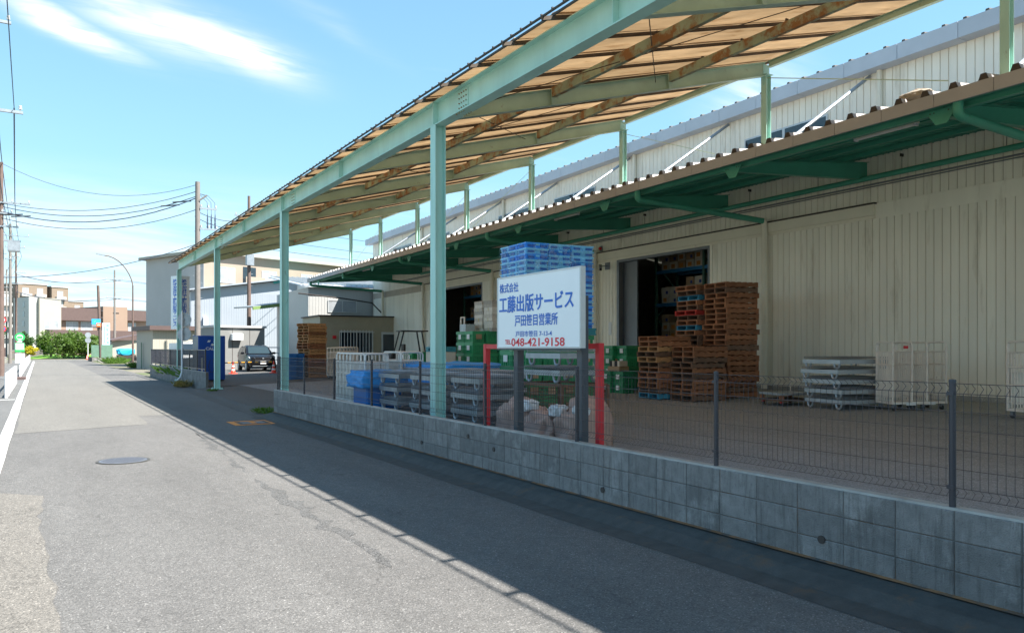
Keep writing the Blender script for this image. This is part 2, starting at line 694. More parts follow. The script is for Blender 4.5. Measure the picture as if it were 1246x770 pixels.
m_block = block_material()
m_mortar = mat("mortar", (0.13, 0.125, 0.12), rough=0.95, var=0.25, vs=6, dirt=((0.16, 0.075, 0.03), 0.5, 0.64, 3))
m_cap = mat("coping_mortar", (0.36, 0.34, 0.31), rough=0.9, var=0.3, vs=4, bump=0.3)
m_teal = mat("teal_paint", (0.40, 0.66, 0.60), rough=0.45, var=0.14, vs=2.0, stretch=(1, 1, .35), dirt=(RUST, 0.645, 0.76, 5.0))
m_teal2 = mat("aged_teal_paint", (0.38, 0.52, 0.41), rough=0.55, var=0.16, vs=1.5, dirt=(RUST, 0.64, 0.76, 2.6))
m_rusty = mat("rusty_teal_paint", (0.30, 0.36, 0.25), rough=0.75, var=0.2, vs=2, dirt=((0.27, 0.13, 0.045), 0.46, 0.58, 3.0))
m_batten = mat("dark_batten", (0.075, 0.055, 0.04), rough=0.8, var=0.3, vs=4)
m_green = mat("green_paint", (0.055, 0.30, 0.21), rough=0.5, var=0.14, vs=1.2, dirt=((0.06, 0.05, 0.03), 0.66, 0.8, 3))
m_green_roof = mat("green_underside", (0.045, 0.28, 0.20), rough=0.55, var=0.2, vs=0.8)
m_fascia = mat("brown_fascia", (0.36, 0.36, 0.365), rough=0.6, var=0.08, vs=1.0, rnd=0.05)
m_roof = mat("roof_metal", (0.33, 0.31, 0.30), rough=0.5, var=0.1)
m_gutter_blue = mat("gutter_metal", (0.42, 0.46, 0.52), rough=0.45, var=0.06, rnd=0.05)
m_siding = mat("cream_siding", (0.85, 0.805, 0.70), rough=0.5, var=0.07, vs=2.2, rnd=0.03, stretch=(1, 1, .16), dirt=((0.45, 0.39, 0.29), 0.56, 0.84, 2.4))
m_siding_back = mat("siding_groove", (0.46, 0.40, 0.33), rough=0.7)
m_ledge = mat("cream_trim", (0.78, 0.73, 0.61), rough=0.55, var=0.08, vs=1.0, dirt=((0.3, 0.26, 0.2), 0.62, 0.8, 1.5))
m_dark = mat("dark_brown_metal", (0.05, 0.04, 0.035), rough=0.6)
m_grey_metal = mat("grey_steel", (0.20, 0.215, 0.24), rough=0.5, metal=0.2)
m_fence = mat("charcoal_fence", (0.032, 0.034, 0.046), rough=0.4, var=0.08)
m_galv = mat("galvanised_steel", (0.34, 0.37, 0.40), rough=0.45, metal=0.55, var=0.2, vs=6, rnd=0.1)
m_galv_rust = mat("rusty_wire", (0.17, 0.095, 0.06), rough=0.75, metal=0.2, var=0.35, vs=7)
m_cage = mat("cream_cage_paint", (0.72, 0.66, 0.60), rough=0.5, var=0.12, vs=5, dirt=(RUST, 0.63, 0.72, 9))
m_black = mat("black_plastic", (0.025, 0.025, 0.028), rough=0.5)
m_white = mat("white_paint", (0.68, 0.69, 0.70), rough=0.4, var=0.04)
m_sign_white = mat("sign_white", (0.86, 0.88, 0.90), rough=0.3, var=0.02)
m_sign_blue = mat("sign_blue", (0.012, 0.14, 0.58), rough=0.4, var=0.03)
m_sign_red = mat("sign_red", (0.75, 0.03, 0.055), rough=0.4, var=0.03)
m_sign_post = mat("sign_post", (0.055, 0.065, 0.08), rough=0.45)
m_red = mat("red_paint", (0.62, 0.02, 0.03), rough=0.45, var=0.12, vs=5)
m_glass = glass_mat("dark_glass")
m_win_frame = mat("window_alu", (0.55, 0.57, 0.58), rough=0.4, metal=0.3)
m_wood = [mat("pallet_wood_a", (0.27, 0.115, 0.055), rough=0.85, var=0.35, vs=7, rnd=0.28, stretch=(1, 3, 6)),
          mat("pallet_wood_b", (0.15, 0.085, 0.055), rough=0.85, var=0.35, vs=7, rnd=0.28, stretch=(1, 3, 6)),
          mat("pallet_wood_c", (0.40, 0.22, 0.10), rough=0.85, var=0.3, vs=7, rnd=0.22, stretch=(1, 3, 6))]
m_wood_blue = mat("pallet_paint_blue", (0.03, 0.22, 0.36), rough=0.8, var=0.3, vs=7, rnd=0.2)
m_wood_red = mat("pallet_paint_red", (0.50, 0.04, 0.03), rough=0.8, var=0.3, vs=7, rnd=0.2)
m_crate_blue = mat("blue_crate", (0.02, 0.27, 0.84), rough=0.35, var=0.12, vs=4, rnd=0.35)
m_crate_pale = mat("pale_blue_crate", (0.18, 0.56, 0.92), rough=0.3, var=0.15, vs=4, rnd=0.15)
m_crate_green = mat("green_crate", (0.02, 0.25, 0.10), rough=0.4, var=0.12, vs=5, rnd=0.15)
m_tarp = mat("blue_tarp", (0.01, 0.29, 0.74), rough=0.5, var=0.2, vs=8, bump=0.8, bs=14)
m_bluebin = mat("blue_bin", (0.012, 0.16, 0.50), rough=0.45, var=0.1)
m_carton = mat("carton", (0.36, 0.25, 0.15), rough=0.8, var=0.1, rnd=0.2)
m_carton_w = mat("pale_carton", (0.55, 0.50, 0.43), rough=0.8, var=0.1, rnd=0.2)
m_bag = mat("bulk_bag", (0.44, 0.30, 0.25), rough=0.8, var=0.15, vs=5, bump=0.6, bs=18)
m_bag_w = mat("clear_bag", (0.6, 0.63, 0.66), rough=0.35, var=0.2, vs=12, bump=0.8, bs=25)
m_conc_pole = mat("pole_concrete", (0.20, 0.18, 0.165), rough=0.85, var=0.15, vs=3)
m_rust_pole = mat("pole_rust", (0.14, 0.095, 0.08), rough=0.8, var=0.2, vs=3)
m_wire = mat("cable", (0.05, 0.07, 0.12), rough=0.6)
m_insul = mat("porcelain", (0.55, 0.55, 0.55), rough=0.3)
m_leaf = leaf_mat("leaf_green", (0.085, 0.15, 0.025))
m_leaf2 = leaf_mat("leaf_dark", (0.045, 0.10, 0.025))
m_leaf3 = leaf_mat("leaf_yellow", (0.42, 0.36, 0.02))
m_grass = leaf_mat("grass_blade", (0.075, 0.15, 0.02))
m_bark = mat("bark", (0.10, 0.075, 0.055), rough=0.9, var=0.3, vs=6)

# ------------------------------------------------------------------ the setting: ground, road, yard
def sheet(name, pts, z, m):
    return struct(name, [(x, y, z) for x, y in pts], [tuple(range(len(pts)))], m)


sheet("ground", [(-500, -300), (500, -300), (500, 900), (-500, 900)], -0.03, m_soil)
sheet("road", [(-0.9, -40), (5.6, -40), (5.6, 132), (-0.9, 132)], 0.0, m_asph)
sheet("cross_road", [(-60, 118), (60, 118), (60, 128), (-60, 128)], 0.006, m_asph_light)
sheet("sidewalk", [(-3.2, -40), (-0.62, -40), (-0.62, 117.5), (-3.2, 117.5)], 0.008, m_asph_path)


def ragged(pts, step=0.35, amp=0.035, sd=1):
    """closed outline with an uneven edge"""
    rng = random.Random(sd)
    out = []
    for i, p in enumerate(pts):
        q = pts[(i + 1) % len(pts)]
        d = math.hypot(q[0] - p[0], q[1] - p[1])
        n = max(1, int(min(d / step, 60)))
        for k in range(n):
            t = k / n
            out.append((p[0] + (q[0] - p[0]) * t + rng.uniform(-amp, amp), p[1] + (q[1] - p[1]) * t + rng.uniform(-amp, amp)))
    return out


sheet("repaired_asphalt", ragged([(-0.40, 18.2), (2.08, 18.98), (2.13, 21.4), (3.11, 21.1), (3.3, 60), (3.2, 116), (-0.40, 116)], 0.6, 0.03, 3), 0.004, m_asph_light)
sheet("worn_asphalt", ragged([(-0.9, -5), (0.14, -5), (0.12, 5.3), (0.09, 6.7), (0.0, 9.2), (0.05, 10.4), (-0.4, 10.9), (-0.9, 11)], 0.3, 0.035, 5), 0.004, m_asph_warm)
rng = random.Random(12)
for a, b, w in (((2.68, 16.6), (2.42, 10.9), 0.16), ((2.40, 10.3), (2.33, 5.6), 0.17)):
    n = 26
    lft, rgt = [], []
    for k in range(n + 1):
        t = k / n
        x = a[0] + (b[0] - a[0]) * t
        y = a[1] + (b[1] - a[1]) * t
        e = math.sin(math.pi * t) ** 0.4
        lft.append((x - w * e * rng.uniform(-0.3, 0.9), y + rng.uniform(-.06, .06)))
        rgt.append((x + w * e * rng.uniform(0.0, 1.0), y + rng.uniform(-.06, .06)))
    sheet("tar_seam", lft + rgt[::-1], 0.0016, m_tar)

# edge line, painted along the left of the carriageway, and a stop line over the path
sheet("edge_line", ragged([(-0.64, -20), (-0.45, -20), (-0.43, 116), (-0.62, 116)], 0.5, 0.006, 8), 0.012, m_white_line)
sheet("path_line", [(-2.6, 30.1), (-0.66, 30.1), (-0.66, 30.32), (-2.6, 30.32)], 0.013, m_white_line)

m_lot = asphalt("lot_asphalt", (0.078, 0.075, 0.072), spk=0.4, big=0.15)
# the yard slopes up to the warehouse
ys = [(5.10, -25), (60, -25), (60, 19.54), (5.10, 19.54), (7.12, 19.54), (60, 33.3), (7.12, 33.3)]
struct("yard", [(x, y, yz(x)) for x, y in ys], [(0, 1, 2, 4, 3), (4, 2, 5, 6)], m_yard)
ys = [(5.86, 33.3), (60, 33.3), (60, 62), (6.6, 62)]
struct("parking_lot", [(x, y, yz(x) - 0.002) for x, y in ys], [(0, 1, 2, 3)], m_lot)
pts = [W(15.6, -20), W(18.05, -20), W(18.05, 46), W(15.2, 46)]
struct("yard_apron", [(p.x, p.y, yz(p.x) + 0.006) for p in pts], [(0, 1, 2, 3)], m_apron)
# gutter along the wall, and the dropped kerb at the entrance
gp = [(4.42, 0.003), (4.66, 0.012), (4.80, 0.075), (5.03, 0.118)]
yy = [-25 + 0.9 * k for k in range(50)] + [19.54]
vv = [(x + 0.012 * math.sin(y * 2.1 + x), y, z) for y in yy for x, z in gp]
ff = [(i * 4 + k, i * 4 + k + 1, i * 4 + k + 5, i * 4 + k + 4) for i in range(len(yy) - 1) for k in range(3)]
struct("gutter", vv, ff, m_gutter)
struct("rust_stain", [(x, y, z) for y in (-25, 19.5) for x, z in ((4.955, 0.117), (5.012, 0.1225))], [(0, 1, 3, 2)], mat("rust_stained_mortar", (.22, .105, .045), rough=.9, var=.5, vs=3, dirt=((.07, .065, .06), .48, .6, 5)))
ep = [(4.55, 0.003), (4.85, 0.03), (5.0, 0.075), (7.2, 0.172)]
yy = [19.54 + (33.2 - 19.54) * k / 12 for k in range(13)]
vv = [(x + 0.35 * (y - 19.54) / 13.7, y, z) for y in yy for x, z in ep]
ff = [(i * 4 + k, i * 4 + k + 1, i * 4 + k + 5, i * 4 + k + 4) for i in range(12) for k in range(3)]
struct("entrance_apron", vv, ff, m_lot)

# manhole cover
c = (1.09, 13.0)
mh = root("manhole_cover", (c[0], c[1], 0.006), 0.3, "round cast iron manhole cover in the grey road", "manhole")
MB().lathe([(0.33, 0), (0.33, 0.006), (0.30, 0.008), (0.0, 0.008)], n=40).build("cover", m_iron, mh)
MB().lathe([(0.37, -0.001), (0.37, 0.004), (0.335, 0.005), (0.335, -0.001)], n=40).build("ring", m_gutter, mh)
b = MB()
for i in range(-9, 10):
    for j in range(-9, 10):
        x, y = i * 0.031 + (j % 2) * 0.015, j * 0.031
        if math.hypot(x, y) < 0.29:
            b.box(x - 0.010, y - 0.010, 0.008, x + 0.010, y + 0.010, 0.012)
b.build("stud_pattern", m_iron, mh, kind="stuff")
# valve cover with painted orange border
vr = root("valve_cover", (4.16, 18.1, 0.004), 0, "square iron valve cover inside a faded orange painted border on the road", "valve cover")
b = MB()
for q in ((-.48, -.5, .48, -.36), (-.48, .36, .48, .5), (-.48, -.36, -.34, .36), (.34, -.36, .48, .36)):
    b.box(q[0], q[1], 0, q[2], q[3], 0.004)
b.build("border", m_orange_line, vr)
MB().box(-.25, -.27, 0, .25, .27, .006).build("lid", m_iron, vr)
MB().box(-.06, -.2, 0.006, .06, .2, .010).build("handle", m_orange_line, vr)


# ------------------------------------------------------------------ block walls and their fences
def block_mesh(l, h, t):
    b = MB()
    e = 0.006
    ring = [(-l / 2, -h / 2), (l / 2, -h / 2), (l / 2, h / 2), (-l / 2, h / 2)]
    inn = [(-l / 2 + e, -h / 2 + e), (l / 2 - e, -h / 2 + e), (l / 2 - e, h / 2 - e), (-l / 2 + e, h / 2 - e)]
    vs_ = [(-t / 2, y, z) for y, z in inn] + [(-t / 2 + e, y, z) for y, z in ring] + [(t / 2, y, z) for y, z in ring]
    fs = [(3, 2, 1, 0), (8, 9, 10, 11)]
    for k in range(4):
        n = (k + 1) % 4
        fs += [(k, n, n + 4, k + 4), (k + 4, n + 4, n + 8, k + 8)]
    b.add(vs_, fs)
    return b.mesh("block", m_block)


BLK = block_mesh(0.3945, 0.1905, 0.10)


def block_wall(x, y0, y1, top, courses, label, holes=(), base=0.0):
    r = root("block_wall", (x + 0.06, (y0 + y1) / 2, base), 0, label, "wall")
    cx_, cy_ = x + 0.06, (y0 + y1) / 2
    MB((cx_, cy_, base)).box(x + 0.0075, y0, base - 0.05, x + 0.106, y1, top - 0.012).build("mortar_bed", m_mortar, r)
    n = int(round((y1 - y0) / 0.4))
    cp = MB((cx_, cy_, base))
    pts_ = []
    k = 0
    y = y0
    while y < y1 - 0.01:
        yn = min(y + 0.25, y1)
        cp.add([(x + 0.004 + 0.004 * math.sin(7 * y), y, top - 0.011), (x + 0.116, y, top - 0.011), (x + 0.116, yn, top - 0.011), (x + 0.004 + 0.004 * math.sin(7 * yn), yn, top - 0.011),
                (x + 0.010, y, top + 0.003), (x + 0.110, y, top + 0.003), (x + 0.110, yn, top + 0.003), (x + 0.010, yn, top + 0.003)],
               [(0, 3, 7, 4), (1, 2, 6, 5), (4, 5, 6, 7)])
        y = yn
    cp.build("coping", m_cap, r)
    for i in range(n):
        for j in range(courses):
            yc = y1 - 0.2 - i * 0.4
            zc_ = top - 0.107 - j * 0.195
            link("block", BLK, r, (x + 0.05 - cx_ + random.uniform(-0.002, 0.002), yc - cy_, zc_ - base))
    for hy, hz in holes:
        b_ = MB((cx_, cy_, base))
        b_.tube((x - 0.012, hy, hz), (x + 0.03, hy, hz), 0.03, 12)
        b_.build("weep_pipe", m_dark, r, True)
    return r


block_wall(5.0, -4.86, 19.54, 0.67, 3, "long grey concrete block wall under the mesh fence with the big sign",
           [(3.72, 0.27), (6.35, 0.23), (9.3, 0.5), (10.8, 0.26), (8.6, 0.4)], 0.05)
block_wall(5.78, 33.2, 51.6, 0.72, 4, "shorter grey concrete block wall by the blue vending machine", [], 0.0)


def mesh_fence(x, posts, z0, label, wires=True):
    r = root("mesh_fence", (x, posts[0], z0), 0, label, "fence")
    off = (x, posts[0], z0)
    H = [0.80, 0.735, 0.62, 0.50, 0.375, 0.25, 0.13, 0.07]
    dx = [0.0, 0.0, 0, 0, 0, 0, 0, 0]
    for y in posts:
        b_ = MB(off)
        b_.tube((x, y, z0), (x, y, z0 + 0.815), 0.021, 12)
        b_.lathe([(0.023, 0), (0.021, 0.012), (0.0, 0.016)], (x, y, z0 + 0.812), 12)
        b_.build("post", m_fence, r, True)
    prev = None
    for y0, y1 in zip(posts[:-1], posts[1:]):
        b_ = MB(off)
        for h in H:
            o = -0.022
            b_.tube((x + o, y0 + 0.02, z0 + h), (x + o, y1 - 0.02, z0 + h), 0.0026, 5)
        n = int((y1 - y0) / 0.05)
        for k in range(n):
            y = y0 + 0.03 + k * (y1 - y0 - 0.06) / (n - 1)
            pts_ = [(x - 0.022, y, z0 + 0.80), (x + 0.022, y, z0 + 0.768), (x - 0.022, y, z0 + 0.735), (x - 0.022, y, z0 + 0.13), (x + 0.022, y, z0 + 0.10), (x - 0.022, y, z0 + 0.068)]
            b_.path(pts_, 0.0022, 4)
        b_.build("wire_panel", m_fence, r, True, kind="stuff")
        for h in (0.735, 0.13):
            c_ = MB(off)
            c_.box(x - 0.03, y1 - 0.022, z0 + h - 0.012, x - 0.02, y1 + 0.022, z0 + h + 0.012)
            c_.build("clip", m_fence, r)
    return r


mesh_fence(5.055, [2.78 + 2.05 * k for k in range(-3, 9)] + [19.36], 0.672, "charcoal wire mesh fence on top of the long block wall")


def rail_fence(x, y0, y1, z0, label):
    r = root("rail_fence", (x, y0, z0), 0, label, "fence")
    off = (x, y0, z0)
    n = 9
    for k in range(n + 1):
        y = y0 + (y1 - y0) * k / n
        MB(off).box(x - 0.025, y - 0.025, z0, x + 0.025, y + 0.025, z0 + 0.92).build("post", m_fence, r)
    for h in (0.9, 0.1):
        MB(off).box(x - 0.018, y0, z0 + h - 0.02, x + 0.018, y1, z0 + h + 0.02).build("rail", m_fence, r)
    b_ = MB(off)
    m_ = int((y1 - y0) / 0.11)
    for k in range(m_):
        y = y0 + 0.05 + k * 0.11
        b_.tube((x, y, z0 + 0.1), (x, y, z0 + 0.9), 0.007, 5)
    for h in (0.3, 0.5, 0.7):
        b_.tube((x, y0, z0 + h), (x, y1, z0 + h), 0.004, 4)
    b_.build("bar_panel", m_fence, r, kind="stuff")
    return r


rail_fence(5.84, 33.6, 51.4, 0.724, "dark barred fence on the shorter block wall")

# ------------------------------------------------------------------ the big steel canopy over the wall
m_sheet = mat("amber_roof_sheet", (0.51, 0.415, 0.305), rough=0.6, var=0.16, vs=2.5, rnd=0.09, stretch=(.35, 1.6, 1), dirt=((0.30, 0.19, 0.10), 0.55, 0.80, 3.0))
N_, L_ = m_sheet.node_tree.nodes, m_sheet.node_tree.links
tr_ = N_.new("ShaderNodeBsdfTranslucent")
tr_.inputs[0].default_value = (0.56, 0.42, 0.275, 1)
mx_ = N_.new("ShaderNodeMixShader")
mx_.inputs[0].default_value = 0.72
cm_ = N_.new("ShaderNodeMix")
cm_.data_type = 'RGBA'
cm_.blend_type = 'MULTIPLY'
cm_.inputs["Factor"].default_value = 1.0
L_.new(N_["Principled BSDF"].inputs["Base Color"].links[0].from_socket, cm_.inputs["A"])
cm_.inputs["B"].default_value = (1.08, 1.06, 1.03, 1)
L_.new(cm_.outputs["Result"], tr_.inputs[0])
L_.new(N_["Principled BSDF"].outputs[0], mx_.inputs[1])
L_.new(tr_.outputs[0], mx_.inputs[2])
L_.new(mx_.outputs[0], N_["Material Output"].inputs[0])

CO = Vector((5.9, 12.0, 0))
can = root("steel_canopy", CO, 0, "tall pale green steel canopy with translucent amber roof over the block wall", "canopy")


def cmb():
    return MB(CO)


GX = 5.9                                   # front girder
COLS = [12.08 + 9.65 * k for k in range(-2, 4)]   # columns of the road side
COLS[2:] = [12.08, 21.9, 31.5, 41.0]
COLS[1], COLS[0] = 2.3, -7.5
RAF = []
for a_, b_ in zip(COLS[:-1], COLS[1:]):
    RAF += [a_, (a_ + b_) / 2]
RAF.append(COLS[-1])
BV = [7.04, 12.13, 17.26, 22.21, 27.12, 32.08, 36.84, 41.57]
BV = [7.04 - 5.0 * k for k in (3, 2, 1)] + BV     # back posts, in the warehouse frame
BP = [W(13.4, v) for v in BV]


def zs(x, t=0):
    return 5.93 + 0.268 * (x - 5.5) - t


for y in COLS:
    b = cmb()
    zb = yz(GX)
    b.hbeam((GX, y, zb), (GX, y, 5.53), 0.20, 0.20, 0.013, 0.009, up=(1, 0, 0))
    b.build("column", m_teal, can)
    b = cmb()
    b.box(GX - 0.19, y - 0.19, zb - 0.02, GX + 0.19, y + 0.19, zb + 0.02)
    for sx in (-1, 1):
        for sy in (-1, 1):
            b.tube((GX + sx * .15, y + sy * .15, zb), (GX + sx * .15, y + sy * .15, zb + 0.06), 0.012, 6)
    b.build("base_plate", m_teal, can)
for a_, b_ in zip(COLS[:-1], COLS[1:]):
    b = cmb()
    e1 = 0.1 if b_ == COLS[-1] else 0
    b.hbeam((GX, a_ + 0.0, 5.738), (GX, b_ + e1 - 0.004, 5.738), 0.20, 0.42, 0.016, 0.011)
    b.build("girder", m_teal, can)
    for k in (0.0, 0.5):
        y = a_ + (b_ - a_) * k
        b = cmb()
        for s_ in (-1, 1):
            b.box(GX + (0.006 if s_ > 0 else -0.098), y - 0.006, 5.545, GX + (0.098 if s_ > 0 else -0.006), y + 0.006, 5.93)
        b.build("stiffener", m_teal, can)
    # bolted splice
    y = a_ - 0.95 if a_ != COLS[0] else a_ + 2
    b = cmb()
    b.box(GX - 0.018, y - 0.17, 5.58, GX - 0.0065, y + 0.17, 5.90)
    b.build("splice_plate", m_teal, can)
    b = cmb()
    for i in range(4):
        for j in range(4):
            yy_ = y - 0.12 + 0.08 * i
            zz_ = 5.62 + 0.08 * j
            b.tube((GX - 0.018, yy_, zz_), (GX - 0.032, yy_, zz_), 0.012, 6)
        for q in (-0.07, 0.07):
            b.tube((GX + q, y - 0.12 + 0.08 * i, 5.528), (GX + q, y - 0.12 + 0.08 * i, 5.505), 0.013, 6)
    b.build("splice_bolts", m_rusty, can, kind="stuff")
for y, p in zip(RAF, BP):
    a3 = Vector((GX + 0.02, y, zs(GX, 0.10 + 0.16)))
    b3 = Vector((p.x, p.y, zs(p.x, 0.10 + 0.16)))
    b = cmb()
    b.hbeam(a3 + Vector((0.10, 0, 0.026)), b3, 0.15, 0.30, 0.012, 0.009)
    b.build("rafter", m_teal2, can)
    # back post
    b = cmb()
    b.hbeam((p.x, p.y, 6.02), (p.x, p.y, b3.z - 0.14), 0.15, 0.15, 0.011, 0.008, up=(1, 0, 0))
    b.build("post", m_teal, can)
    b = cmb()
    b.box(p.x - 0.10, p.y - 0.008, b3.z - 0.36, p.x + 0.10, p.y + 0.008, b3.z + 0.1)
    b.box(p.x - 0.11, p.y - 0.11, b3.z - 0.15, p.x + 0.11, p.y + 0.11, b3.z - 0.135)
    b.build("cleat", m_teal, can)
    for t in (0.29, 0.645):                    # hangers of the purlins
        q = a3.lerp(b3, t)
        b = cmb()
        b.extr([(q.x - 0.07, q.y - 0.085, q.z + 0.13), (q.x + 0.07, q.y - 0.085, q.z + 0.13), (q.x + 0.04, q.y - 0.085, q.z - 0.16), (q.x - 0.04, q.y - 0.085, q.z - 0.16)], (0, 0.012, 0))
        b.build("bracket", m_teal2, can)
for (ya, pa), (yb, pb) in zip(list(zip(RAF, BP))[:-1], list(zip(RAF, BP))[1:]):
    A0, A1 = Vector((GX, ya, zs(GX, .26))), Vector((pa.x, pa.y, zs(pa.x, .26)))
    B0, B1 = Vector((GX, yb, zs(GX, .26))), Vector((pb.x, pb.y, zs(pb.x, .26)))
    for t in (0.29, 0.645):
        b = cmb()
        b.sweep(A0.lerp(A1, t) + Vector((0, 0.08, 0.07)), B0.lerp(B1, t) + Vector((0, -0.08, 0.07)),
                [(-.04, -.09), (.04, -.09), (.04, -.08), (-.03, -.08), (-.03, .08), (.04, .08), (.04, .09), (-.04, .09)])
        b.build("purlin", m_rusty, can)
        for q in (0.2, 0.4, 0.6, 0.8):
            p_ = A0.lerp(A1, t).lerp(B0.lerp(B1, t), q)
            b = cmb()
            b.box(p_.x - 0.03, p_.y - 0.012, p_.z + 0.15, p_.x + 0.03, p_.y + 0.012, zs(p_.x, 0.05))
            b.build("purlin_clip", m_batten, can)
    b = cmb()
    b.hbeam(A1 + Vector((0.0, 0.08, 0.08)), B1 + Vector((0.0, -0.08, 0.08)), 0.10, 0.14, 0.01, 0.008)
    b.build("rear_beam", m_teal2, can)
    b = cmb()                                   # wind bracing
    b.tube(A0.lerp(A1, .06) + Vector((0, 0.05, 0.02)), B0.lerp(B1, .60) + Vector((0, -.05, 0.02)), 0.008, 5)
    b.build("tie_rod", m_batten, can)
    b = cmb()
    b.tube(A0.lerp(A1, .58) + Vector((0, 0.05, 0.02)), B0.lerp(B1, .08) + Vector((0, -.05, 0.02)), 0.008, 5)
    b.build("tie_rod", m_batten, can)
# battens and sheets, one bay of about a metre each
Y0, Y1 = -7.4, 41.15
nb = 50
st = (Y1 - Y0) / nb


def backx(y):
    return W(13.4, y + 0.43).x + 0.70  # overhang added past the back posts to keep a sun strip off the yard


for k in range(nb + 1):
    y = Y0 + st * k
    xa, xb = 5.43, backx(y)
    b = cmb()
    b.bar((xa, y, zs(xa, 0.045)), (xb, y, zs(xb, 0.045)), 0.04, 0.05, up=(-0.258, 0, 0.966))
    b.build("batten", m_batten, can)
    b = cmb()
    b.box(GX - 0.04, y - 0.03, 5.948, GX + 0.04, y + 0.03, zs(GX, 0.07))
    b.build("batten_block", m_batten, can)
rng = random.Random(4)
for k in range(nb):
    y = Y0 + st * k
    xa, xb = 5.60, backx(y) + 0.05
    n = 10
    vs_, fs = [], []
    for i in range(n + 1):
        yy_ = y - 0.03 + (st + 0.06) * i / n
        zz_ = 0.012 + (0.008 if k % 2 else 0.0) - 0.035 * math.sin(math.pi * i / n) * rng.uniform(0.85, 1.1)
        for x in (xa + rng.uniform(-.006, .006), (xa + xb) / 2, xb):
            vs_.append((x, yy_, zs(x) + zz_))
    for i in range(n):
        for j in range(2):
            a_ = i * 3 + j
            fs.append((a_, a_ + 1, a_ + 4, a_ + 3))
    m_ = len(vs_)
    vs_ += [(x, y_, z + 0.006) for x, y_, z in vs_]
    fs += [tuple(q + m_ for q in f[::-1]) for f in fs]
    rim = [i * 3 for i in range(n + 1)]
    fs += [(a_, b_, b_ + m_, a_ + m_) for a_, b_ in zip(rim[:-1], rim[1:])]
    cmb().add(vs_, fs).build("roof_sheet", m_sheet, can)
b = cmb()
b.tube((5.44, Y0, zs(5.44, 0.02)), (5.44, Y1, zs(5.44, 0.02)), 0.017, 8)
b.build("eave_pipe", m_gutter, can, True)
b = cmb()
b.bar((5.605, Y0, zs(5.6, 0.006)), (5.605, Y1, zs(5.6, 0.006)), 0.02, 0.03)
b.build("eave_angle", m_batten, can)
b = cmb()
for k in range(int((Y1 - Y0) / 0.245)):
    y = Y0 + 0.12 + 0.245 * k
    b.box(5.424, y - 0.012, zs(5.44) - 0.006, 5.456, y + 0.012, zs(5.44) + 0.012)
b.build("eave_clips", m_dark, can, kind="stuff")

# ------------------------------------------------------------------ the warehouse
WU = 18.0
WO = Vector((WU, 27.0, 0.46))            # its own frame: u across, v along
wh = root("warehouse", W(WU, 27.0, 0.46), -WD, "long cream sided warehouse with a wide green awning", "warehouse")


def wmb():
    return MB(WO)


V0, V1 = -12.0, 51.0
EAVE = 8.80
DOORS = [(18.7, 23.4), (34.7, 41.0)]
DT = 5.03
# carcass of the walls behind the boards
b = wmb()
segs = [(V0, DOORS[0][0]), (DOORS[0][1], DOORS[1][0]), (DOORS[1][1], V1)]
for a_, c_ in segs:
    b.box(WU, a_, 0.2, WU + 0.16, c_, DT)
b.box(WU, V0, DT, WU + 0.16, V1, EAVE + 0.11)
b.box(WU + 0.16, V1 - 0.16, 0.2, WU + 26, V1, EAVE)          # far gable
b.box(WU + 0.16, V0, 0.2, WU + 26, V0 + 0.16, EAVE)
b.box(WU + 26, V0, 0.2, WU + 26.16, V1, EAVE + 0.02)
for v_ in (V0, V1 - 0.16):
    b.extr([(WU + 0.0, v_, EAVE), (WU + 26.1, v_, EAVE), (WU + 13, v_, EAVE + 2.22)], (0, 0.16, 0))
b.build("wall", m_siding_back, wh)
b = wmb()
b.box(WU + 0.17, V0 + .2, 0.30, WU + 25.9, V1 - .2, yz(WU + 0.9) + 0.02)
b.build("floor", m_apron, wh)
PITCH = 0.205


def board(z0, z1, full=True):
    b_ = MB()
    w = PITCH
    t = 0.018
    g = 0.007
    pr = [(0, g), (-t, g + 0.006), (-t, w - g - 0.006), (0, w - g)]
    vs_ = [(x, y, z0) for x, y in pr] + [(x, y, z1) for x, y in pr]
    b_.add(vs_, [(0, 1, 5, 4), (1, 2, 6, 5), (2, 3, 7, 6), (0, 3, 2, 1), (4, 5, 6, 7)])
    return b_.mesh("siding_board", m_siding)


LOW = board(0.0, 4.62)
UPP = board(0.0, EAVE - 5.43)
ltm = wmb()
cnt = 0
for a_, c_ in segs:
    n = int((c_ - a_) / PITCH)
    for k in range(n):
        v = c_ - (k + 1) * PITCH if c_ == DOORS[0][0] else a_ + k * PITCH
        if a_ == V0 and v < 3.0:
            pr = [(WU, v + .01), (WU - .022, v + .016), (WU - .022, v + PITCH - .016), (WU, v + PITCH - .01)]
            ltm.add([(x, y, 0.42) for x, y in pr] + [(x, y, DT) for x, y in pr], [(0, 1, 5, 4), (1, 2, 6, 5), (2, 3, 7, 6), (4, 5, 6, 7)])
            continue
        link("siding_board", LOW, wh, (0, v - WO.y, 0.43 - WO.z))
        cnt += 1
n = int((V1 - V0) / PITCH)
for k in range(n):
    v = V0 + k * PITCH
    if 4.0 < v < 36.0:
        link("siding_board", UPP, wh, (0, v - WO.y, 5.43 - WO.z))
    else:
        pr = [(WU, v + .01), (WU - .022, v + .016), (WU - .022, v + PITCH - .016), (WU, v + PITCH - .01)]
        ltm.add([(x, y, 5.43) for x, y in pr] + [(x, y, EAVE) for x, y in pr], [(0, 1, 5, 4), (1, 2, 6, 5), (2, 3, 7, 6)])
ltm.build("far_siding", m_siding, wh, kind="stuff")
for a_, c_ in segs:
    wmb().box(WU - 0.05, a_, 0.35, WU - 0.001, c_, 0.60).build("plinth", m_apron, wh)
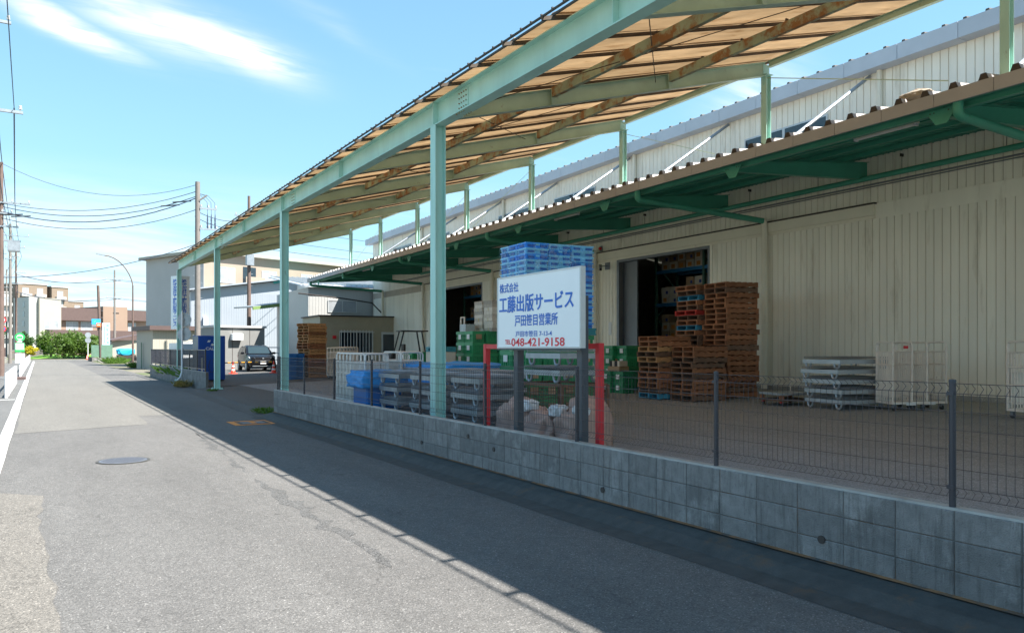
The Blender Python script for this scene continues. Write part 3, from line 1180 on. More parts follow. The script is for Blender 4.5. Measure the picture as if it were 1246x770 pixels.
# lap joint between the two tiers of boards
wmb().box(WU - 0.026, V0, 5.03, WU - 0.002, 12.66, 5.425).build("lap_strip", m_siding, wh)
b = wmb()
b.box(WU - 0.10, 12.66, 5.12, WU - 0.002, 42.3, 5.40)
b.build("door_rail_cover", m_ledge, wh)
b = wmb()
b.box(WU - 0.14, 12.62, 5.40, WU - 0.002, 42.34, 5.44)
b.build("rail_flashing", m_dark, wh)
wmb().box(WU - 0.05, 12.66, 5.035, WU - 0.002, 42.3, 5.118).build("lower_trim", m_ledge, wh)
wmb().box(WU - 0.03, 41.05, 0.5, WU - 0.003, 43.5, 5.03).build("lap_strip", m_siding, wh)
# door frames and sliding leaves
for a_, c_ in DOORS:
    b = wmb()
    b.box(WU - 0.03, c_ - 0.0, 0.47, WU + 0.18, c_ + 0.14, DT)
    b.box(WU - 0.03, a_ - 0.08, 0.47, WU + 0.18, a_ + 0.0, DT)
    b.box(WU - 0.028, a_, DT - 0.09, WU + 0.18, c_, DT - 0.002)
    b.build("door_frame", m_grey_metal, wh)
    b = wmb()
    b.box(WU + 0.24, c_ - 0.75, 0.47, WU + 0.30, c_ + 2.6, DT)
    b.build("sliding_door", m_grey_metal, wh)
# roof slope and its ribs behind the gutter
b = wmb()
b.extr([(WU - 0.25, V0 - .3, EAVE + 0.06), (WU + 13, V0 - .3, EAVE + 2.2), (WU + 26.4, V0 - .3, EAVE + 0.06), (WU + 26.4, V0 - .3, EAVE + 0.14), (WU + 13, V0 - .3, EAVE + 2.3), (WU - 0.25, V0 - .3, EAVE + 0.14)], (0, V1 - V0 + 0.6, 0))
b.build("roof", m_roof, wh)
rm = MB()
rm.sweep((-0.3, 0, 0.0), (0.5, 0, 0.13), [(-.07, 0), (.07, 0), (.035, .12), (-.035, .12)])
rm = rm.mesh("roof_rib", m_dark)
for k in range(int((V1 - 3) / 0.5)):
    link("roof_rib", rm, wh, (0.0, 3.2 + 0.5 * k - WO.y, EAVE + 0.33 - WO.z))
# box gutter in lengths
for k in range(int((V1 + 0.4 - V0) / 1.5) + 1):
    v = V0 - 0.2 + 1.5 * k
    b = wmb()
    b.box(WU - 0.42, v + 0.006, EAVE - 0.02, WU - 0.03, min(v + 1.494, V1 + .4), EAVE + 0.36)
    b.build("gutter_length", m_gutter_blue, wh)
# strip windows above the awning
for a_, c_ in ((14.1, 17.1), (24.9, 27.9), (29.9, 32.9), (38.5, 41.5), (44, 47), (6, 9)):
    b = wmb()
    b.box(WU - 0.05, a_, 7.05, WU - 0.005, c_, 8.10)
    wf = b.build("window", m_win_frame, wh)
    for q in range(2):
        bb = wmb()
        w2 = (c_ - a_) / 2
        bb.box(WU - 0.058, a_ + 0.05 + q * w2, 7.1, WU - 0.049, a_ + (q + 1) * w2 - 0.05, 8.05)
        bb.build("pane", m_glass, wf)
# white stays from the wall down to the awning
for k in range(-1, 7):
    v = 12.8 + 4.95 * k
    b = wmb()
    b.tube((WU - 0.06, v, 8.72), (14.6, v, 6.46), 0.045, 8)
    b.build("stay", m_galv, wh, True)
    b = wmb()
    b.tube((WU - 0.09, v - 0.3, 6.9), (WU - 0.09, v - 0.3, EAVE - 0.02), 0.07, 8)
    if k % 2 == 0:
        b.build("roof_downpipe", m_ledge, wh, True)

# awning
AU = 13.0


def az(u):                       # top of the awning's sheet
    return 6.10 + (u - AU) * 0.115


rs = MB()
pr = [(0, 0), (0.10, 0), (0.155, 0.10), (0.225, 0.10), (0.28, 0), (0.50, 0)]
vs_ = [(0, y, z) for y, z in pr] + [(4.98, y, z + 4.98 * 0.115) for y, z in pr]
vs_ += [(x, y, z - 0.012) for x, y, z in vs_]
fs = []
n = len(pr)
for k in range(n - 1):
    fs += [(k, k + 1, k + 1 + n, k + n), (k + 2 * n, k + n + 2 * n, k + 1 + 3 * n, k + 1 + 2 * n), (k, k + 2 * n, k + 1 + 2 * n, k + 1)]
rs.add(vs_, fs)
rs = rs.mesh("roof_sheet", m_roof)
cap = MB().extr([(-.012, .10, -.02), (-.012, .28, -.02), (-.012, .235, .105), (-.012, .145, .105)], (0.012, 0, 0)).mesh("sheet_end", m_dark)
soff = MB()
soff.add([(0.05, 0, -.02), (4.97, 0, -.02 + 4.92 * .115), (4.97, .5, -.02 + 4.92 * .115), (0.05, .5, -.02)], [(0, 1, 2, 3)])
for q in (0.11, 0.27, 0.42):
    soff.sweep((0.05, q, -0.035), (4.97, q, -.035 + 4.92 * .115), [(-.012, 0), (.012, 0), (.012, .012), (-.012, .012)])
soff = soff.mesh("underside_sheet", m_green_roof)
k = 0
v = -2.0
while v < 48.9:
    link("roof_sheet", rs, wh, (AU - WO.x, v - WO.y, az(AU) - WO.z))
    link("sheet_end", cap, wh, (AU - 0.002 - WO.x, v - WO.y, az(AU) - WO.z))
    link("underside_sheet", soff, wh, (AU - WO.x, v - WO.y, az(AU) - 0.01 - WO.z))
    v += 0.5
v = -2.0
while v < 48.9:
    b = wmb()
    v2 = min(v + 1.0, 49.0)
    b.box(AU - 0.06, v + 0.005, 5.86, AU - 0.015, v2 - 0.005, 6.085)
    b.build("fascia_panel", m_fascia, wh)
    v += 1.0
b = wmb()
b.box(AU - 0.012, -2, 5.88, AU + 0.13, 49.0, 5.892)
b.box(AU - 0.012, -2, 5.892, AU - 0.004, 49.0, 6.05)
b.build("awning_gutter", m_green, wh)
b = wmb()
b.hbeam((AU + 0.24, -2, 5.92), (AU + 0.24, 49, 5.92), 0.12, 0.25, 0.012, 0.009)
b.build("edge_beam", m_green, wh)
for u in (14.5, 15.7, 16.9):
    b = wmb()
    b.sweep((u, -2, az(u) - 0.10), (u, 49, az(u) - 0.10), [(-.03, -.05), (.03, -.05), (.03, .05), (-.03, .05)])
    b.build("awning_purlin", m_green, wh)
AB = [12.9 + 4.9 * k for k in range(-3, 8)]
for v in AB:
    b = wmb()
    zt0, zt1 = az(AU + .2) - 0.16, az(17.95) - 0.16
    for y in (v - 0.005,):
        b.extr([(AU + .2, y, zt0 - .22), (17.97, y, zt1 - .42), (17.97, y, zt1), (AU + .2, y, zt0)], (0, 0.01, 0))
    b.extr([(AU + .2, v - .075, zt0 - .232), (17.97, v - .075, zt1 - .432), (17.97, v - .075, zt1 - .42), (AU + .2, v - .075, zt0 - .22)], (0, 0.15, 0))
    b.extr([(AU + .2, v - .075, zt0), (17.97, v - .075, zt1), (17.97, v - .075, zt1 + .012), (AU + .2, v - .075, zt0 + .012)], (0, 0.15, 0))
    b.build("awning_beam", m_green, wh)
    b = wmb()
    b.extr([(AU + .16, v - .28, 5.86), (AU + .16, v + .28, 5.86), (AU + .16, v + .10, 5.60), (AU + .16, v - .10, 5.60)], (0.012, 0, 0))
    b.build("gusset", m_green, wh)
    b = wmb()
    for q in (-.2, -.13, .13, .2):
        b.tube((AU + .15, v + q, 5.82), (AU + .165, v + q, 5.82), .012, 6)
    b.build("gusset_bolts", m_dark, wh, kind="stuff")
# downpipes from the awning gutter back to the wall
for v in (7.65, 16.2, 24.75, 33.3, 41.85, 48.6):
    b = wmb()
    pts_ = [(AU + 0.06, v, 5.90), (AU + 0.06, v, 5.74)]
    for q in range(1, 5):
        t = q / 4 * math.pi / 2
        pts_.append((AU + 0.06 + 0.14 * (1 - math.cos(t)), v, 5.74 - 0.10 * math.sin(t)))
    pts_.append((17.76, v, 5.46))
    b.path(pts_, 0.085, 12)
    b.build("drain_pipe", m_green, wh, True)
    b = wmb()
    pts_ = [(17.74, v, 5.475), (17.80, v, 5.45), (17.83, v, 5.38), (17.83, v, 0.5)]
    b.path(pts_, 0.092, 12)
    for zq in (5.05, 3.4, 1.6):
        b.lathe([(0.106, 0), (0.106, 0.05)], (17.83, v, zq), 12)
    b.build("wall_downpipe", m_ledge, wh, True)
    b = wmb()
    b.box(17.83, v - 0.02, 4.05, 17.99, v + 0.02, 4.09)
    b.build("pipe_clamp", m_ledge, wh)
# long green pipe and conduit along the wall, with hangers
b = wmb()
b.tube((17.70, -5, 6.04), (17.70, 41.85, 6.04), 0.068, 10)
b.build("service_pipe", m_green, wh, True)
b = wmb()
b.tube((17.86, -5, 5.90), (17.86, 46, 5.90), 0.022, 6)
b.tube((17.86, -5, 5.84), (17.86, 46, 5.84), 0.014, 6)
b.build("conduit", m_grey_metal, wh, True)
for k in range(16):
    v = 4.4 + 2.45 * k
    b = wmb()
    b.tube((17.70, v, 6.09), (17.70, v, 6.45), 0.007, 5)
    b.box(17.64, v - 0.012, 6.40, 17.76, v + 0.012, 6.47)
    b.build("pipe_hanger", m_dark, wh)
# tube lamps under the awning
m_tube = mat("lamp_tube", (0.75, 0.75, 0.72), rough=0.3)
for v in (9.65, 21.0, 30.8, 40.6):
    lamp = root("tube_lamp", W(14.0, v, 5.93), -WD, "pale fluorescent tube lamp fixed under the green awning", "lamp", "tube lamps under the awning")
    MB().box(-.06, -.68, .06, .06, .68, .1).build("housing", m_ledge, lamp)
    for s_ in (-1, 1):
        MB().tube((s_ * .035, -.62, .04), (s_ * .035, .62, .04), .015, 8).build("tube", m_tube, lamp, True)
        MB().box(-.05, s_ * .65 - .02, .01, .05, s_ * .65 + .02, .06).build("end_cap", m_white, lamp)
    for s_ in (-1, 1):
        MB().tube((0, s_ * .5, .1), (0, s_ * .5, .33), .008, 5).build("rod", m_dark, lamp)
# a tarp bundle left on the awning roof
b = MB()
rr = random.Random(9)
vs_ = []
bmx = bmesh.new()
bmesh.ops.create_icosphere(bmx, subdivisions=3, radius=1)
for q in bmx.verts:
    d = 1 + 0.25 * mnoise.noise(q.co * 2.2)
    q.co = Vector((q.co.x * 0.16 * d, q.co.y * 0.34 * d, q.co.z * 0.12 * d))
me = bpy.data.meshes.new("tarp_bundle")
bmx.to_mesh(me)
bmx.free()
me.materials.append(mat("grey_cloth", (0.30, 0.27, 0.23), rough=0.9, var=0.3, vs=9, bump=.7, bs=20))
o = link("tarp_bundle", me, None, W(13.35, 8.6, 6.27), -WD)
tag(o, "small grey bundle of cloth lying on the awning roof edge", "bundle")
# guy wires from the canopy's posts down to the awning
gw = root("guy_wire", W(13.4, 12.13, 7.7), 0, "thin pale guy wire running from a canopy post to the awning edge", "wire", "guy wires of the canopy")
p0 = W(13.4, 12.13, 7.7)
MB(p0).tube(p0, W(13.2, 7.9, 6.33), 0.010, 5).build("cable", mat("pale_rope", (0.45, 0.55, 0.35), rough=.8), gw)
for va, vb in ((17.26, 13.6), (22.2, 26.4), (27.1, 31.2), (36.8, 40.8)):
    p0 = W(13.4, va, 7.7)
    g2 = root("guy_wire", p0, 0, "thin pale guy wire running from a canopy post to the awning edge", "wire", "guy wires of the canopy")
    MB(p0).tube(p0, W(13.3, vb, 6.32), 0.007, 5).build("cable", MATS["pale_rope"], g2)
# wall camera and red alarm lamp by the door
wc = root("security_camera", W(17.97, 24.1, 4.75), -WD, "grey security camera on a wall bracket beside the warehouse door", "camera")
MB().box(-.03, -.14, -.02, .0, .14, .25).build("plate", m_grey_metal, wc)
MB().tube((-.03, 0, .12), (-.28, 0.05, .10), .02, 6).build("arm", m_grey_metal, wc)
MB().bar((-.25, .12, .12), (-.50, -.22, -.05), .11, .11).build("body", m_galv, wc)
MB().tube((-.50, -.22, -.05), (-.52, -.25, -.065), .045, 10).build("lens", m_black, wc)
al = root("alarm_lamp", W(17.97, 24.5, 5.58), -WD, "small red alarm lamp on the cream wall above the door rail", "lamp")
MB().box(-.04, -.07, -.1, 0, .07, .1).build("base", m_grey_metal, al)
MB().tube((-.04, 0, 0), (-.11, 0, 0), .06, 12).build("lens", m_red, al, True)
bx_ = root("switch_box", W(17.97, 24.2, 1.55), -WD, "small pale metal switch box on the wall beside the door", "box")
MB().box(-.09, -.13, -.2, 0, .13, .2).build("case", m_ledge, bx_)
MB().box(-.095, -.11, -.18, -.09, .11, .0).build("cover", m_win_frame, bx_)
nt = link("paper_notice", MB().box(-.006, -.09, -.25, 0, .09, .25).mesh("paper_notice", m_white), None, W(17.97, 23.95, 2.45), -WD)
tag(nt, "narrow white paper notice stuck on the cream wall by the door", "notice")

# ---- goods seen through the doors
m_rack = mat("rack_green", (0.05, 0.13, 0.10), rough=.5)
m_rack_beam = mat("rack_blue", (0.02, 0.16, 0.34), rough=.5)


def rack(u, v0, v1, h, label):
    r = root("storage_rack", W(u, v0, 0.49), -WD, label, "rack")
    d = 1.1
    L = v1 - v0
    for x in (0, d):
        for y in (0, L / 2, L):
            MB().box(x - .05, y - .05, 0, x + .05, y + .05, h).build("upright", m_rack, r)
    for y in (0, L / 2, L):
        z = 0.2
        s_ = 0
        while z < h - 1.1:
            a_, b_ = ((0, y, z), (d, y, z + 1.1)) if s_ % 2 == 0 else ((d, y, z), (0, y, z + 1.1))
            MB().bar(a_, b_, .05, .05, up=(0, 1, 0)).build("brace", m_rack, r)
            z += 1.1
            s_ += 1
    for z in (1.5, 2.9, 4.2):
        for x in (0, d):
            MB().box(x - .04, 0, z - .06, x + .04, L, z + .06).build("beam", m_rack_beam, r)
        MB().box(0, 0.02, z + .06, d, L - .02, z + .08).build("shelf", m_rack_beam, r)
    return r


rack(20.3, 18.6, 24.0, 5.6, "green and blue storage rack full of cartons inside the wide door by the pallets")
rack(20.3, 35.2, 41.4, 5.6, "green and blue storage rack inside the far warehouse door")


def carton_mesh(l, w, h, m, tape):
    b_ = MB().cbox(-w / 2, -l / 2, 0, w / 2, l / 2, h, 0.008)
    return b_.mesh("body", m)


rng = random.Random(21)
cm = [(carton_mesh(.42, .5, .32, m_carton, 1), m_carton), (carton_mesh(.42, .5, .32, m_carton_w, 1), m_carton_w), (carton_mesh(.44, .5, .32, m_carton_w, 1), m_carton_w)]
lab = MB().box(-.258, -.1, .06, -.251, .1, .22).mesh("label", mat("orange_label", (.5, .2, .03)))
lab2 = MB().box(-.258, -.16, .05, -.251, -.04, .17).mesh("label", mat("navy_label", (.03, .06, .25)))
for (va, vb, txt) in ((18.9, 23.9, "carton on the rack inside the wide door by the pallets"), (35.5, 41.3, "carton on the rack inside the far warehouse door")):
    for zlev in (0.10, 1.58, 2.98, 4.28):
        v = va
        while v < vb - 0.4:
            if abs(v - (va + vb) / 2) < 0.32:
                v += 0.35
            for tier in range(rng.choice((2, 3, 3)) if zlev > 1 or True else 2):
                if zlev > 4 and tier > 2:
                    continue
                k = rng.randrange(3)
                nm = "brown cardboard " if k == 0 else "pale cardboard "
                cr = root("carton", W(20.75, v + .22, 0.49 + zlev + tier * 0.322), -WD + rng.uniform(-.03, .03), nm + txt, "carton", nm + txt.split(" inside")[0] + " stock" + (" far" if va > 30 else ""))
                link("body", cm[k][0], cr)
                link("label", lab if rng.random() < .45 else lab2, cr)
            v += 0.47

# ------------------------------------------------------------------ signboard
SY0, SY1, SZ0, SZ1, SX = 6.99, 8.84, 1.70, 2.625, 5.22
sg = root("signboard", (SX, (SY0 + SY1) / 2, 0.67), -R(90), "white company signboard with blue and red lettering on two black posts", "signboard")
# local: +x runs towards the camera end (-Y), -y faces the road
SWd, SH = SY1 - SY0, SZ1 - SZ0
zb = SZ0 - 0.67
MB().cbox(-SWd / 2 + .012, -.03, zb + .012, SWd / 2 - .012, .03, zb + SH - .012, .004).build("panel", m_sign_white, sg)
b = MB()
b.box(-SWd / 2, -.036, zb, SWd / 2, .036, zb + .018)
b.box(-SWd / 2, -.036, zb + SH - .018, SWd / 2, .036, zb + SH)
b.box(-SWd / 2, -.036, zb + .018, -SWd / 2 + .018, .036, zb + SH - .018)
b.box(SWd / 2 - .018, -.036, zb + .018, SWd / 2, .036, zb + SH - .018)
b.build("frame", m_win_frame, sg)
MB().box(-SWd / 2, -.04, zb - .022, SWd / 2, .04, zb - .001).build("lower_rail", m_sign_post, sg)
for py in (8.50, 7.12):
    x = (SY0 + SY1) / 2 - py
    MB().cbox(x - .05, .042, -0.55, x + .05, .142, zb + 0.6, .006).build("post", m_sign_post, sg)


def sign_line(s, u0, u1, v0, v1, m_, off):
    """lettering between fractions of the board's width and height (v from the top)"""
    me = text_mesh(s, m_, (u1 - u0) * SWd, (v1 - v0) * SH, .004, bold=off)
    link("lettering", me, sg, (((u0 + u1) / 2 - .5) * SWd, -.0325, zb + SH * (1 - (v0 + v1) / 2)))


sign_line("株式会社", .035, .285, .095, .225, m_sign_blue, .003)
sign_line("工藤出版サービス", .03, .925, .275, .505, m_sign_blue, .006)
sign_line("戸田笹目営業所", .24, .755, .545, .70, m_sign_blue, .0035)
sign_line("戸田市笹目 7-13-4", .25, .69, .765, .845, m_sign_blue, .0012)
sign_line("TEL.", .11, .19, .885, .945, m_sign_red, .003)
sign_line("048-421-9158", .195, .83, .865, .972, m_sign_red, .004)

# red steel goal-shaped guard behind the sign
rg = root("red_frame", (5.62, 8.55, 0.12), 0, "bright red square tube frame standing behind the signboard", "frame")
for y, x in ((9.88, 0), (7.2, 0.0)):
    MB((5.62, 8.55, 0.12)).cbox(5.58 + x, y - .038, 0.12, 5.66 + x, y + .038, 1.76, .006).build("post", m_red, rg)
MB((5.62, 8.55, 0.12)).box(5.585, 7.24, 1.69, 5.655, 9.84, 1.755).build("top_rail", m_red, rg)
MB((5.62, 8.55, 0.12)).cbox(5.58, 8.92, 0.12, 5.66, 8.99, 1.69, .006).build("post", m_red, rg)

# ------------------------------------------------------------------ pallets
PH = 0.137


def pallet_parts(mw):
    """boards along y on three bearers along x; the fork pockets open on the -x side"""
    L, t = 1.0, 0.020
    out = []
    bd = MB().box(-.05, -.5, 0, .05, .5, t).mesh("deck_board", mw)
    for k in range(6):
        out.append(("deck_board", bd, (-.45 + .18 * k, 0, PH - .003 - t)))
    bd2 = MB().box(-.05, -.5, 0, .05, .5, t).mesh("base_board", mw)
    for k in range(4):
        out.append(("base_board", bd2, (-.45 + .30 * k, 0, 0)))
    br = MB().box(-.5, -.03, t, .5, .03, PH - .003 - t).mesh("bearer", mw)
    for y in (-.465, 0, .465):
        out.append(("bearer", br, (0, y, 0)))
    return out


PP = [pallet_parts(m) for m in (*m_wood, m_wood_blue, m_wood_red)]


def pallet(x, y, z, rz, kind, label, group):
    r = root("wooden_pallet", (x, y, z), rz, label, "pallet", group)
    for n_, me_, l_ in PP[kind]:
        link(n_, me_, r, l_)
    return r


rng = random.Random(33)


def pallet_stack(x, y, rz, n, kinds, label, group, jit=.045, special=None):
    z0 = yz(x) + 0.01
    for k in range(n):
        kd = rng.choice(kinds)
        lb = label
        if k in (0, n - 1):
            lb = label.replace("pallet in", "pallet topmost in" if k else "pallet lowest in")
        if special and k in special:
            kd, lb = special[k]
        pallet(x + rng.uniform(-jit, jit), y + rng.uniform(-jit, jit), z0 + k * PH, rz + rng.uniform(-.03, .03), kd, lb, group)


RZ = R(-10)
pallet_stack(14.46, 14.45, RZ, 10, (0, 0, 1), "brown wooden pallet in the lower neat stack in front of the tall stacks", "pallets of the low front stack")
pallet_stack(14.32, 15.55, RZ, 12, (0, 0, 1, 2), "brown wooden pallet in the stack between green crates and the low front stack", "pallets of the stack by the green crates",
             special={0: (3, "blue painted wooden pallet in the stack by the green crates")})
pallet_stack(15.80, 14.57, RZ, 22, (0, 0, 0, 1), "brown wooden pallet in the tallest stack beside the cream downpipe", "pallets of the tallest stack")
pallet_stack(15.85, 15.68, RZ, 22, (0, 0, 1), "brown wooden pallet in the tall mixed stack before the open door", "pallets of the tall mixed stack",
             special={19: (3, "blue painted wooden pallet in the tall mixed stack before the open door"),
                      16: (4, "bright red painted wooden pallet in the tall mixed stack"),
                      13: (3, "blue painted wooden pallet in the tall mixed stack before the open door")})
pallet_stack(11.3, 37.0, R(15), 19, (2, 2, 0), "pale orange wooden pallet in the stack by the blue crates and annex", "pallets of the stack by the annex", .04)

# ------------------------------------------------------------------ roll cages
def bars(b_, p0, p1, q0, n, r):
    """n bars from the segment p0-p1 along vector q0"""
    p0, p1, q0 = Vector(p0), Vector(p1), Vector(q0)
    for k in range(n):
        p = p0.lerp(p1, (k + .5) / n)
        b_.tube(p, p + q0, r, 4)


def roll_cage(x, y, rz, label, group=None, z=None):
    r = root("roll_cage", (x, y, yz(x) if z is None else z), rz, label, "roll cage", group)
    w, d, h = .80, .62, 1.42
    for sx in (-1, 1):
        for sy in (-1, 1):
            cx_, cy_ = sx * (w / 2 - .08), sy * (d / 2 - .08)
            cs = MB().box(cx_ - .035, cy_ - .03, .06, cx_ + .035, cy_ + .03, .14).build("caster", m_grey_metal, r)
            MB().tube((cx_ - .016, cy_, .055), (cx_ + .016, cy_, .055), .055, 12).build("wheel", m_black, cs, True)
    b_ = MB()
    b_.box(-w / 2, -d / 2, .14, w / 2, -d / 2 + .04, .185).box(-w / 2, d / 2 - .04, .14, w / 2, d / 2, .185)
    b_.box(-w / 2, -d / 2 + .04, .14, -w / 2 + .04, d / 2 - .04, .185).box(w / 2 - .04, -d / 2 + .04, .14, w / 2, d / 2 - .04, .185)
    for k in range(5):
        b_.box(-w / 2 + .08 + k * .15, -d / 2 + .04, .15, -w / 2 + .11 + k * .15, d / 2 - .04, .175)
    b_.build("base_frame", m_cage, r)

    def side(nm, a_, c_, n):
        a_, c_ = Vector(a_), Vector(c_)
        dirn = (c_ - a_).normalized()
        up = Vector((0, 0, 1))
        p = MB()
        rr = .07
        ring = [a_ + up * .185, a_ + up * (h - rr)]
        for q in range(1, 4):
            t = q / 4 * math.pi / 2
            ring.append(a_ + up * (h - rr + rr * math.sin(t)) + dirn * rr * (1 - math.cos(t)))
        ring += [a_ + up * h + dirn * rr, c_ + up * h - dirn * rr]
        for q in range(3, 0, -1):
            t = q / 4 * math.pi / 2
            ring.append(c_ + up * (h - rr + rr * math.sin(t)) - dirn * rr * (1 - math.cos(t)))
        ring += [c_ + up * (h - rr), c_ + up * .185]
        p.path(ring, .021, 6)
        for zq in (.30, .62, .95, 1.22):
            p.tube(a_ + up * zq, c_ + up * zq, .016, 5)
        bars(p, a_ + up * .2, c_ + up * .2, up * (1.03), n, .012)
        p.build(nm, m_cage, r, True)

    side("side_panel", (-w / 2 + .02, -d / 2 + .02, 0), (-w / 2 + .02, d / 2 - .02, 0), 9)
    side("side_panel", (w / 2 - .02, -d / 2 + .02, 0), (w / 2 - .02, d / 2 - .02, 0), 9)
    side("back_panel", (-w / 2 + .05, d / 2 - .02, 0), (w / 2 - .05, d / 2 - .02, 0), 12)
    MB().box(-w / 2 + .05, d / 2 - .08, .25, w / 2 - .05, d / 2 - .05, .85).build("folded_shelf", m_cage, r)
    MB().box(-.1, -d / 2 - .012, .12, .12, -d / 2 - .001, .18).build("name_plate", m_white, r)
    return r


roll_cage(15.55, 9.62, R(-25), "cream roll cage nested with another beside the grey rack stack", "nested pair of cream roll cages")
roll_cage(15.95, 9.45, R(-25), "cream roll cage nested with another beside the grey rack stack", "nested pair of cream roll cages")
roll_cage(15.65, 7.05, R(-20), "cream roll cage standing alone against the cream wall")
for k in range(5):
    roll_cage(6.55 + .04 * k, 17.05 + .36 * k, R(90 + 6), "worn cream roll cage in the row by the blue covered bin", "roll cages in the row by the blue bin")
for k in range(3):
    roll_cage(7.6 + .1 * k, 17.4 + .36 * k, R(90 + 4), "worn cream roll cage in the row by the blue covered bin", "roll cages in the row by the blue bin")
for k in range(6):
    roll_cage(11.75 + .30 * k, 34.9 + .42 * k, R(60), "cream roll cage in the row before the barred annex window", "roll cages before the annex")
m_redtag = m_red
for x, y in ((15.28, 9.36), (15.38, 6.85)):
    o = link("tag_plate", MB().box(-.05, -.006, 0, .05, .006, .06).mesh("tag_plate", m_red), None, (x, y, yz(x) + 1.30), R(-25))
    tag(o, "small red plate wired to a cream roll cage", "plate", "red plates on roll cages")

# ------------------------------------------------------------------ folded steel mesh pallets
def mesh_pallet_parts(mw, mf, L=1.05, Wd=0.85):
    out = []
    b_ = MB()
    for y in (-L / 2, L / 2 - .045):
        b_.box(-Wd / 2, y, .115, Wd / 2, y + .045, .20)
    for x in (-Wd / 2, Wd / 2 - .045):
        b_.box(x, -L / 2 + .045, .115, x + .045, L / 2 - .045, .20)
    for k in range(3):
        x = -Wd / 4 + k * Wd / 4 - .02
        b_.box(x, -L / 2 + .045, .155, x + .04, L / 2 - .045, .185)
    out.append(("base_frame", b_.mesh("base_frame", mf), (0, 0, 0)))
    b_ = MB()
    for k in range(16):
        y = -L / 2 + .03 + k * (L - .06) / 15
        b_.tube((-Wd / 2 + .01, y, .225), (Wd / 2 - .01, y, .225), .004, 4)
        b_.tube((-Wd / 2 + .01, y, .255), (Wd / 2 - .01, y, .255), .005, 4)
    for x_ in (-Wd / 2 + .01, Wd / 2 - .01):
        b_.tube((x_, y, .20), (x_, y, .262), .005, 4)
    for k in range(13):
        x = -Wd / 2 + .03 + k * (Wd - .06) / 12
        b_.tube((x, -L / 2 + .01, .233), (x, L / 2 - .01, .233), .004, 4)
        b_.tube((x, -L / 2 + .01, .262), (x, L / 2 - .01, .262), .004, 4)
    out.append(("folded_mesh", b_.mesh("folded_mesh", mw), (0, 0, 0)))
    leg = MB().path([(0, -.08, .12), (0, -.06, .04), (0, -.02, 0.012), (0, .02, 0.012), (0, .06, .04), (0, .08, .12)], .024, 6).mesh("leg", mf, True)
    for sx in (-1, 1):
        for sy in (-1, 1):
            out.append(("leg", leg, (sx * (Wd / 2 - .04), sy * (L / 2 - .14), 0)))
    return out


MP = mesh_pallet_parts(m_galv, m_galv)
MPH = 0.272


def mesh_pallet(x, y, z, rz, parts, label, group):
    r = root("mesh_pallet", (x, y, z), rz, label, "mesh pallet", group)
    for n_, me_, l_ in parts:
        o_ = link(n_, me_, r, l_)
        if n_ == "folded_mesh":
            o_["kind"] = "stuff"
    return r


for x, y, n, lb, gp_ in ((6.62, 15.05, 4, "grey folded wire mesh pallet stacked next to the blue covered bin", "mesh pallets by the blue bin"),
                        (6.72, 13.6, 4, "grey folded wire mesh pallet stacked against the tall green column", "mesh pallets by the column"),
                        (7.80, 14.6, 4, "grey folded wire mesh pallet stacked behind the front row of mesh pallets", "mesh pallets of the back row"),
                        (6.78, 11.98, 4, "grey folded wire mesh pallet stacked between green column and red frame", "mesh pallets by the red frame"),
                        (7.72, 13.25, 4, "grey folded wire mesh pallet stacked behind the green column", "mesh pallets behind the column")):
    for k in range(n):
        mesh_pallet(x + rng.uniform(-.03, .03), y + rng.uniform(-.03, .03), yz(x) + k * MPH, R(rng.uniform(-3, 3)) + (R(180) if k % 2 else 0), MP, lb.replace("pallet stacked", "pallet topmost, stacked") if k == n - 1 else lb, gp_)

# grey steel racks laid flat in a stack by the cages
RK = mesh_pallet_parts(m_galv, mat("pale_steel", (.45, .50, .55), rough=.4, metal=.5, var=.15), 1.15, 1.35)
for k in range(5):
    mesh_pallet(15.28 + rng.uniform(-.06, .06), 10.75 + rng.uniform(-.05, .05), yz(15.3) + k * .215, R(-12), RK, "steel platform rack in the stack beside the nested roll cages", "steel racks stacked by the wall")
dl = root("low_dolly", (14.95, 12.1, yz(14.95)), R(-12), "low wooden dolly with grey top beside the steel racks", "dolly")
MB().box(-.45, -.4, .10, .45, .4, .15).build("wood_deck", m_wood[1], dl)
MB().box(-.45, -.4, .24, .45, .4, .29).build("steel_deck", m_galv, dl)
for sx in (-1, 1):
    for sy in (-1, 1):
        MB().box(sx * .40 - .04, sy * .35 - .04, .15, sx * .40 + .04, sy * .35 + .04, .24).build("block", m_wood[0], dl)
        cs = MB().box(sx * .38 - .03, sy * .32 - .03, .06, sx * .38 + .03, sy * .32 + .03, .10).build("caster", m_red, dl)
        MB().tube((sx * .38 - .015, sy * .32, .045), (sx * .38 + .015, sy * .32, .045), .045, 10).build("wheel", m_black, cs)
MB().path([(.42, -.35, .29), (.42, -.35, .55), (.42, .35, .55), (.42, .35, .29)], .015, 6).build("handle", m_cage, dl, True)

